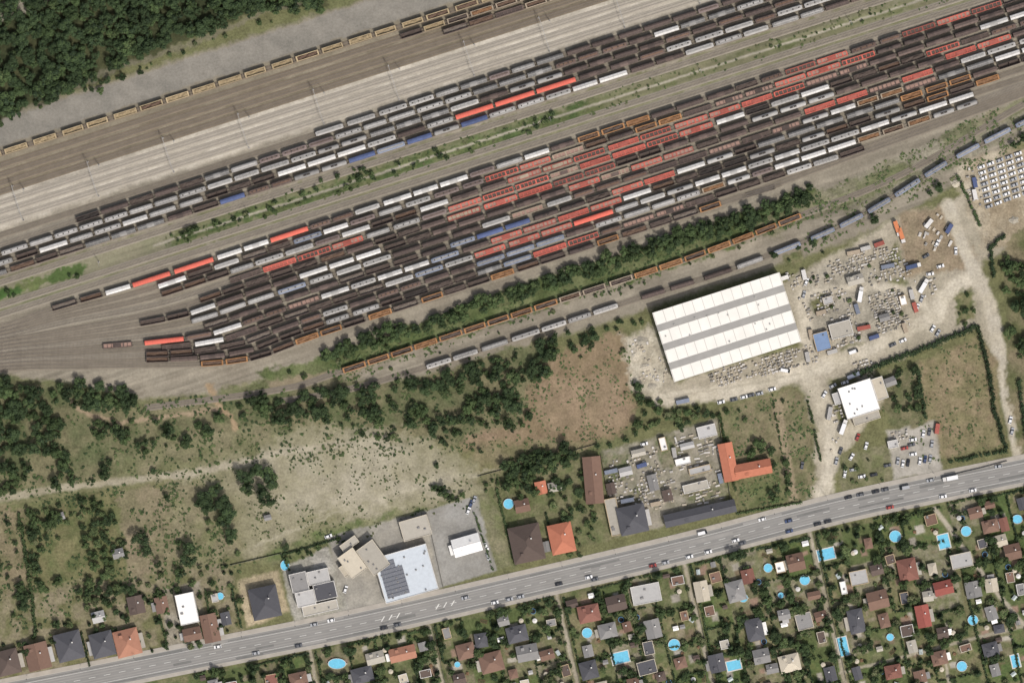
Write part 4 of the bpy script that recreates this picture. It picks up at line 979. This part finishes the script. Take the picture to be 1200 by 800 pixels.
# north side buildings
NB=[(220,712,22,36,12,'flat','white',6,'house'),(226,742,20,14,12,'gable','brown',5,'house'),(311,705,32,36,12,'hip','dark',5,'house'),(247,735,18,32,12,'gable','brown',4,'house'),
(150,752,28,30,14,'hip','orange',4,'house'),(121,754,26,28,14,'hip','dark',5,'house'),(82,756,30,32,14,'hip','dark',5,'house'),(45,768,26,30,14,'gable','brown',4,'house'),(10,775,26,28,14,'hip','dbrown',4,'house'),(116,722,14,12,14,'gable','lgrey',3,'garden_shed'),(190,708,14,18,12,'gable','brown',3,'garden_house'),(160,708,18,20,12,'gable','dbrown',3,'garden_house'),(252,700,8,10,12,'flat','lgrey',2.5,'garden_shed'),(139,648,12,10,14,'gable','grey',2.5,'garden_shed'),(70,605,12,8,20,'gable','grey',2.5,'garden_shed'),(265,724,10,14,12,'gable','dark',3,'garden_house'),
(617,636,36,42,12,'hip','dbrown',5,'house'),(658,630,27,34,12,'hip','tile',5,'house'),(634,571,12,14,12,'gable','tile',3,'garden_house'),(695,562,20,54,5,'gable','brown',4,'storage_hall'),(741,608,32,32,12,'hip','dark',5,'house'),(719,605,14,44,12,'flat','concrete',3.5,'workshop'),(820,601,84,14,13,'gable','dark',4,'storage_hall'),
(853,541,16,44,11,'gable','tile',4.5,'house'),(882,549,42,16,11,'gable','tile',4.5,'house'),(963,400,18,22,15,'flat','blue',3,'office_container'),(985,386,26,18,15,'flat','concrete',3,'workshop'),(487,618,34,24,16,'flat','concrete',4.5,'office_building'),(547,638,32,20,16,'gable','white',4,'storage_hall'),(612,592,16,14,12,'gable','brown',3,'garden_house'),(828,505,22,14,14,'flat','lgrey',3,'workshop'),(777,520,8,16,14,'flat','white',3,'office_container'),(650,570,14,10,12,'gable','concrete',2.5,'garden_shed'),
(748,530,16,8,14,'gable','concrete',2.8,'workshop'),(765,565,10,18,14,'gable','grey',2.8,'workshop'),(815,570,30,10,14,'flat','concrete',2.6,'storage_hall'),(733,552,14,9,14,'gable','lgrey',2.6,'garden_shed'),(820,550,26,8,14,'flat','lgrey',2.6,'storage_hall'),(782,580,10,12,14,'gable','dbrown',2.6,'workshop'),(314,606,8,6,14,'gable','grey',2.3,'garden_shed'),(1058,352,8,12,15,'flat','white',2.6,'office_container'),(640,640,8,12,12,'gable','grey',2.4,'garden_shed'),
(800,540,18,8,14,'flat','white',2.6,'storage_hall'),(805,522,16,7,14,'gable','lgrey',2.6,'workshop'),(716,572,9,12,14,'gable','dbrown',2.6,'garden_shed'),(1046,520,12,9,12,'flat','lgrey',2.8,'workshop'),(1002,328,18,10,16,'gable','concrete',3,'workshop'),(970,352,12,9,16,'flat','lgrey',2.6,'workshop'),(1036,372,12,8,16,'gable','grey',2.6,'workshop'),(1043,447,12,9,20,'gable','grey',2.8,'garden_shed'),(925,395,0,0,0,'','',0,'')]
for px,py,w,h,a,k,c,hh,n in NB:
    if w: building(px,py,w,h,a,k,c,hh=hh,name=n,r=rb_)
def complexb(name,px,py,ang,blocks):
    x,y=W(px,py);e=bpy.data.objects.new(name,None);e.location=(x,y,0);e.rotation_euler=(0,0,math.radians(ang));COL.objects.link(e)
    for i,(x0,x1,y0,y1,h,rc,wl) in enumerate(blocks):
        x0*=S;x1*=S;y0*=S;y1*=S
        mb=MB();mb.box(x0,x1,y0,y1,-.1,h,wl)
        for q in((x0,x1,y0,y0+.3),(x0,x1,y1-.3,y1),(x0,x0+.3,y0+.302,y1-.302),(x1-.3,x1,y0+.302,y1-.302)): mb.box(q[0]-.001,q[1]+.001,q[2]-.001,q[3]+.001,h+.002,h+.5,wl)
        obj('walls',mb.mesh('walls'),parent=e)
        mb=MB();mb.box(x0+.31,x1-.31,y0+.31,y1-.31,h+.01,h+.15,RC[rc])
        r=random.Random(i+px)
        for _ in range(max(0,int((x1-x0)*(y1-y0)/50))):
            a=r.uniform(x0+1.5,x1-1.5);b_=r.uniform(y0+1.5,y1-1.5);mb.box(a-.5,a+.5,b_-.4,b_+.4,h+.152,h+.9,RC['grey'],tx=.05)
        obj('roof',mb.mesh('roof'),parent=e)
        mb=MB();k=int((x1-x0)/3)
        for j in range(k):
            a=x0+(j+.5)*(x1-x0)/k
            for yy in(y0,y1): mb.box(a-.8,a+.8,yy-.04,yy+.04,1,h*.75,m_win)
        obj('windows',mb.mesh('windows'),parent=e)
    return e
w1=m_wall[1];w0=m_wall[0]
complexb('villa',370,692,13,[(-26,-6,4,26,6,'grey',w1),(-5.6,20,8,24,4.5,'lgrey',w1),(-24,-2,-14,3.6,6.6,'lgrey',w1),(-1.6,24,-12,7.6,5,'dark',w1),(-20,22,-26,-14.4,3.5,'concrete',w1)])
complexb('office_building',427,655,36,[(-24,-2,-10,20,8,'beige',w0),(-1.6,22,-22,14,7,'concrete',w0),(-14,8,20.4,30,6,'concrete',w0),(-30,-24.4,-4,10,5,'beige',w0),(2,20,-34,-22.4,5,'beige',w0)])
complexb('supermarket',478,671,16,[(-34,30,-27,28,6,'bluew',w1)])
mp=mat('solar_panel',C(52,60,76),.08,2,.25);mb=MB()
for i in range(7):
    for j in range(9):
        if j>=7 and i>4: continue
        x0=-15+i*1.9;y0=-11+j*2.4
        mb.add([(x0,y0,6.35),(x0+1.8,y0,6.35),(x0+1.8,y0+2.1,6.75),(x0,y0+2.1,6.75),(x0,y0+2.1,6.16),(x0+1.8,y0+2.1,6.16)],[(0,1,2,3),(3,2,5,4)],mp)
x,y=W(478,671);obj('solar_panel_array',mb.mesh('solar_panel_array'),(x,y,0),math.radians(16))
complexb('industrial_building',1012,468,18,[(-26,14,-16,22,7,'white',w1),(14.4,28,-6,20,6,'beige',w1),(-20,12,-26,-16.4,5,'concrete',w0),(-34,-26.4,4,18,4,'lgrey',w1)])
def warehouse():
    A=Vector(W(765,367));B=Vector(W(912,320));Dd=Vector(W(790,447))
    cen=(B+Dd)/2;L_=(B-A).length;D2=(A-Dd).length;ang=math.atan2(B.y-A.y,B.x-A.x)
    e=bpy.data.objects.new('warehouse',None);e.location=(cen.x,cen.y,0);e.rotation_euler=(0,0,ang);COL.objects.link(e)
    mw=mat('warehouse_cladding',C(166,163,154),.08,.3);ra=mat('warehouse_roof_light',C(212,208,198),.08,.1,.75,wave=.6);rbm=mat('warehouse_roof_grey',C(152,149,142),.1,.15,.75,wave=.6)
    h=L_/2;d=D2/2
    mb=MB();mb.box(-h,h,-d,d,-.1,8,mw);obj('walls',mb.mesh('walls'),parent=e)
    mb=MB();wt=D2*.178;gt=(D2-4*wt)/3;y=d+.3;z=9.0
    for i in range(4):
        y1=y-wt-(.1);mb.add([(-h-.4,y,z),(h+.4,y,z),(h+.4,y1,8.5),(-h-.4,y1,8.5)],[(3,2,1,0)],ra)
        for xx in np.linspace(-h,h,14): mb.add([(xx-.12,y-.1,z+.06),(xx+.12,y-.1,z+.06),(xx+.12,y1+.1,8.56),(xx-.12,y1+.1,8.56)],[(3,2,1,0)],mw)
        mb.box(-h-.4,h+.4,y-.06,y+.06,7.9 if i==0 else 8.7,z+.05,mw)
        y=y1
        if i<3:
            y1=y-gt;mb.add([(-h-.4,y,8.5),(h+.4,y,8.5),(h+.4,y1,9.0),(-h-.4,y1,9.0)],[(3,2,1,0)],rbm);y=y1
    mb.box(-h-.4,h+.4,y-.05,y+.05,7.8,8.52,mw)
    for sx in(-1,1): mb.box(sx*(h+.4)-.05,sx*(h+.4)+.05,-d-.3,d+.3,7.8,8.5,mw)
    r=random.Random(6)
    for _ in range(14):
        x=r.uniform(-h+3,h-3);yy=r.uniform(-d+3,d-3);mb.cyl((x,yy,8.2),(x,yy,9.6),.4,.4,8,mw)
    obj('roof',mb.mesh('roof'),parent=e)
    mb=MB()
    for i in range(6):
        x=-h+8+i*(2*h-16)/5
        for sy in(-1,1): mb.box(x-2.2,x+2.2,sy*d-.06,sy*d+.06,0,4.8,m_under);mb.box(x-2.4,x+2.4,sy*d-.04,sy*d+.04,0,5.0,m_frame)
    obj('doors',mb.mesh('doors'),parent=e)
    mb=MB()
    for i in range(16):
        x=-h+3+i*(2*h-6)/15
        for sy in(-1,1): mb.box(x-1.6,x+1.6,sy*d-.05,sy*d+.05,5.9,7,m_win)
    obj('windows',mb.mesh('windows'),parent=e)
warehouse()
# ------------------------------------------------------------------ stone stacks / clutter
SC=[mat('stone_'+n,C(*c),.15,1) for n,c in(('light',(190,185,176)),('grey',(160,156,148)),('dark',(124,121,114)),('warm',(172,161,141)))]+[mat('pallet_wood',C(138,116,92),.2,1)]
def stacks(name,pts,ang,sx,sy,seed,fill=.7,hm=(.5,1.3),cols=None):
    cols=cols or [SC[0],SC[0],SC[1],SC[2],SC[3]]
    r=random.Random(seed);mb=MB();cx=sum(p[0] for p in pts)/len(pts);cy=sum(p[1] for p in pts)/len(pts);a=math.radians(ang)
    for i in range(-40,41):
        for j in range(-40,41):
            u=i*sx+r.uniform(-.3,.3)*sx;v=j*sy+r.uniform(-.15,.15)*sy;x=cx+u*math.cos(a)+v*math.sin(a);y=cy-u*math.sin(a)+v*math.cos(a)
            if not inpoly(x,y,pts) or r.random()>fill: continue
            if vn1(x,y,9,seed)<.28: continue
            wx,wy=W(x,y);w=sx*S*r.uniform(.25,.5);d=sy*S*r.uniform(.18,.36);h=r.uniform(*hm);M=Matrix.Translation((wx,wy,0))@Matrix.Rotation(a+r.uniform(-.15,.15)+(1.57 if r.random()<.12 else 0),4,'Z')
            mb.box(-w,w,-d,d,0,.14,SC[4],M=M);c=r.choice(cols);t=r.uniform(.02,.15)
            mb.box(-w*.95,w*.95,-d*.95,d*.95,.143,h,c,tx=t,ty=t,M=M)
            if r.random()<.3: mb.box(-w*.5,w*.4,-d*.6,d*.5,h+.002,h+.4,r.choice(cols),tx=.08,ty=.08,M=M)
    obj(name,mb.mesh(name))
sb_='stone_block_stacks';bm_='building_material_stacks'
stacks(sb_,[(825,438),(935,405),(942,428),(835,455)],17,3.8,3.8,1,.85)
stacks(sb_,[(948,318),(1000,296),(1050,286),(1054,304),(1000,320),(955,336)],17,3.8,3.6,2,.95)
stacks(sb_,[(1016,346),(1054,336),(1067,382),(1030,392)],17,4.4,3.2,3,.95)
stacks(sb_,[(1012,318),(1062,300),(1070,324),(1022,336)],17,4,4,4,.8)
stacks(sb_,[(950,345),(988,333),(998,362),(958,372)],17,4,4,5,.8)
stacks(sb_,[(965,375),(1002,364),(1010,400),(976,410)],17,4,4,6,.8)
stacks(bm_,[(708,540),(770,520),(775,560),(765,585),(712,595)],14,4.5,4.2,7,.7,(.3,1.2))
stacks(bm_,[(790,512),(838,500),(848,545),(845,588),(800,592),(785,560)],14,8,4,8,.8,(.3,1.0))
stacks(bm_,[(745,560),(785,550),(790,590),(755,600)],14,4,4,9,.7,(.3,1))
stacks(bm_,[(965,480),(985,470),(990,495),(975,500)],14,4,4,10,.5)
stacks(bm_,[(1000,425),(1030,415),(1035,425),(1005,438)],14,4,4,11,.7)
stacks(bm_,[(1075,262),(1105,248),(1120,290),(1100,305),(1080,290)],60,6,6,12,.3)
stacks('scrap_stacks',[(900,420),(960,400),(965,425),(905,440)],14,4,4,13,.45)
stacks(sb_,[(918,318),(940,326),(955,370),(948,380)],17,4,4,14,.6)
stacks(bm_,[(736,400),(766,388),(786,446),(756,456)],17,4,4,15,.4,(.3,.8),[SC[0],SC[3],SC[1]])
stacks(bm_,[(1130,200),(1150,190),(1150,240),(1135,240)],17,4,4,16,.4)
stacks(bm_,[(1070,325),(1095,315),(1098,345),(1078,352)],17,4,4,17,.4)
stacks(bm_,[(1045,505),(1062,500),(1064,516),(1048,520)],12,4,4,18,.5)
stacks(bm_,[(960,515),(985,510),(985,530),(978,535)],12,4,4,19,.3)
def pile(px,py,rx,ry,h,m,seed,name='gravel_pile'):
    r=random.Random(seed);n=14;vs=[(r.uniform(-.2,.2)*rx*S,r.uniform(-.2,.2)*ry*S,h)];fs=[]
    for k,(q,z) in enumerate(((.3,.75),(.65,.38),(1,-.05))):
        for i in range(n): t=2*math.pi*i/n;u=q*r.uniform(.75,1.18);vs.append((rx*S*u*math.cos(t),ry*S*u*math.sin(t),h*z*r.uniform(.8,1.15) if z>0 else -.05))
    for i in range(n): fs.append((0,1+i,1+(i+1)%n))
    for k in range(2):
        for i in range(n): a=1+k*n;fs.append((a+i,a+n+i,a+n+(i+1)%n,a+(i+1)%n))
    mb=MB();mb.add(vs,fs,m);x,y=W(px,py);obj(name,mb.mesh(name),(x,y,0))
mg=mat('gravel_light',C(176,167,147),.2,1);mg2=mat('gravel_grey',C(152,145,129),.2,1)
for i,p in enumerate([(752,400,9,6,1.2),(745,415,6,9,1),(756,430,7,5,1.1),(764,452,6,4,.8),(1120,215,7,5,1.4),(1135,225,5,4,1),(1188,258,6,5,1.2)]): pile(*p,mg if i%3 else mg2,i)
# ------------------------------------------------------------------ catenary masts
m_mast=mat('galvanised_steel',C(150,148,144),.08,1,.5)
def mastmesh(span):
    mb=MB()
    for yy in (0,span) if span else (0,):
        mb.box(-.18,.18,yy-.18,yy+.18,0,9,m_mast,tx=.06,ty=.06);mb.box(-.4,.4,yy-.4,yy+.4,-.1,.3,SC[1])
    if span:
        for z in(8.0,8.8): mb.box(-.1,.1,.19,span-.19,z-.08,z+.08,m_mast)
        k=int(span/1.5)
        for i in range(k): mb.cyl((0,i*span/k+.2,8.05 if i%2 else 8.75),(0,(i+1)*span/k-.2,8.75 if i%2 else 8.05),.06,.06,4,m_mast)
        for i in range(1,int(span/5)): mb.cyl((0,i*5,8),(0,i*5,6.2),.05,.05,5,m_mast)
    else:
        mb.cyl((0,0,7.5),(0,-3,7.9),.06,.05,5,m_mast);mb.cyl((0,0,6.2),(0,-3,7.8),.05,.05,5,m_mast)
    return mb.mesh('catenary_mast')
mm0=mastmesh(0);mm1=mastmesh(21)
for i in range(16):
    px=-60+i*88
    for y6,mm_ in((75,mm1),(38.5,mm0),(152,mm0 )):
        if y6==152 and i%2: continue
        x,y=W(px,L32(y6,px));obj('catenary_gantry' if mm_ is mm1 else 'catenary_mast',mm_,(x,y,0),math.atan(.32))
def lamp():
    mb=MB();mb.cyl((0,0,0),(0,0,8),.12,.07,8,m_mast);mb.cyl((0,0,7.9),(1.8,0,8.4),.06,.05,6,m_mast);mb.box(1.6,2.5,-.15,.15,8.32,8.5,m_under,tx=.05,ty=.04);return mb.mesh('street_lamp')
lm=lamp()
t=tA
while t<tB:
    q,d=RD.at(t);nr=Vector((-d.y,d.x,0));p=q+nr*8.9;obj('street_lamp',lm,(p.x,p.y,.1),math.atan2(-nr.y,-nr.x));t+=32
mf=mat('fence_panel',C(140,134,122),.1,1)
def fence(pts,h=1.6,name='fence'):
    p=Path(pts,False);mb=MB();n=max(1,int(p.len/2.5))
    for i in range(n+1):
        q,d=p.at(i*p.len/n);M=Matrix.Translation(q)@Matrix.Rotation(math.atan2(d.y,d.x),4,'Z');mb.box(-.07,.07,-.07,.07,-.1,h+.1,m_mast,M=M)
        if i<n: mb.box(.08,p.len/n-.08,-.03,.03,.1,h,mf,M=M)
    obj(name,mb.mesh(name))
fence([(704,532),(720,628)]);fence([(842,490),(858,598)]);fence([(500,600),(520,690)]);fence([(270,662),(330,648)],1.4);fence([(1180,540),(1150,548),(1108,558)],1.4);fence([(560,558),(700,520)],1.2)
for lx in lanes[:-1]:
    ly=roady(lx)
    for o in(-4,4): fence([(lx+o+3,ly+20),(lx+o+.225*180,ly+190)],1.2)
# ------------------------------------------------------------------ camera, light, world
cam=bpy.data.cameras.new('camera');co_=bpy.data.objects.new('camera',cam);COL.objects.link(co_)
H=2600.0;co_.location=(0,0,H);cam.sensor_width=36;cam.lens=36*H/600.0;cam.clip_start=10;cam.clip_end=30000
scene.camera=co_
sd=Vector((.50,-.80,0)).normalized();el=math.radians(54);sv=Vector((sd.x*math.cos(el),sd.y*math.cos(el),math.sin(el)))
sl=bpy.data.lights.new('sun','SUN');sl.energy=3.2;sl.angle=math.radians(.53);sl.color=(1,.96,.90)
so=bpy.data.objects.new('sun',sl);so.rotation_euler=sv.to_track_quat('Z','Y').to_euler();so.location=(200,-300,400);COL.objects.link(so)
w=bpy.data.worlds.new('World');scene.world=w;w.use_nodes=True
nt=w.node_tree;bg=nt.nodes['Background'];sk=nt.nodes.new('ShaderNodeTexSky');sk.sky_type='NISHITA';sk.sun_disc=False;sk.sun_elevation=el;sk.sun_rotation=math.atan2(sd.x,sd.y);sk.air_density=1.0;sk.dust_density=5.0
hs=nt.nodes.new('ShaderNodeHueSaturation');hs.inputs['Saturation'].default_value=.65
nt.links.new(sk.outputs[0],hs.inputs['Color']);nt.links.new(hs.outputs[0],bg.inputs[0]);bg.inputs[1].default_value=.14
scene.view_settings.view_transform='Standard';scene.view_settings.look='None';scene.view_settings.exposure=0
print('trees',NTREE,'objects',len(bpy.data.objects))
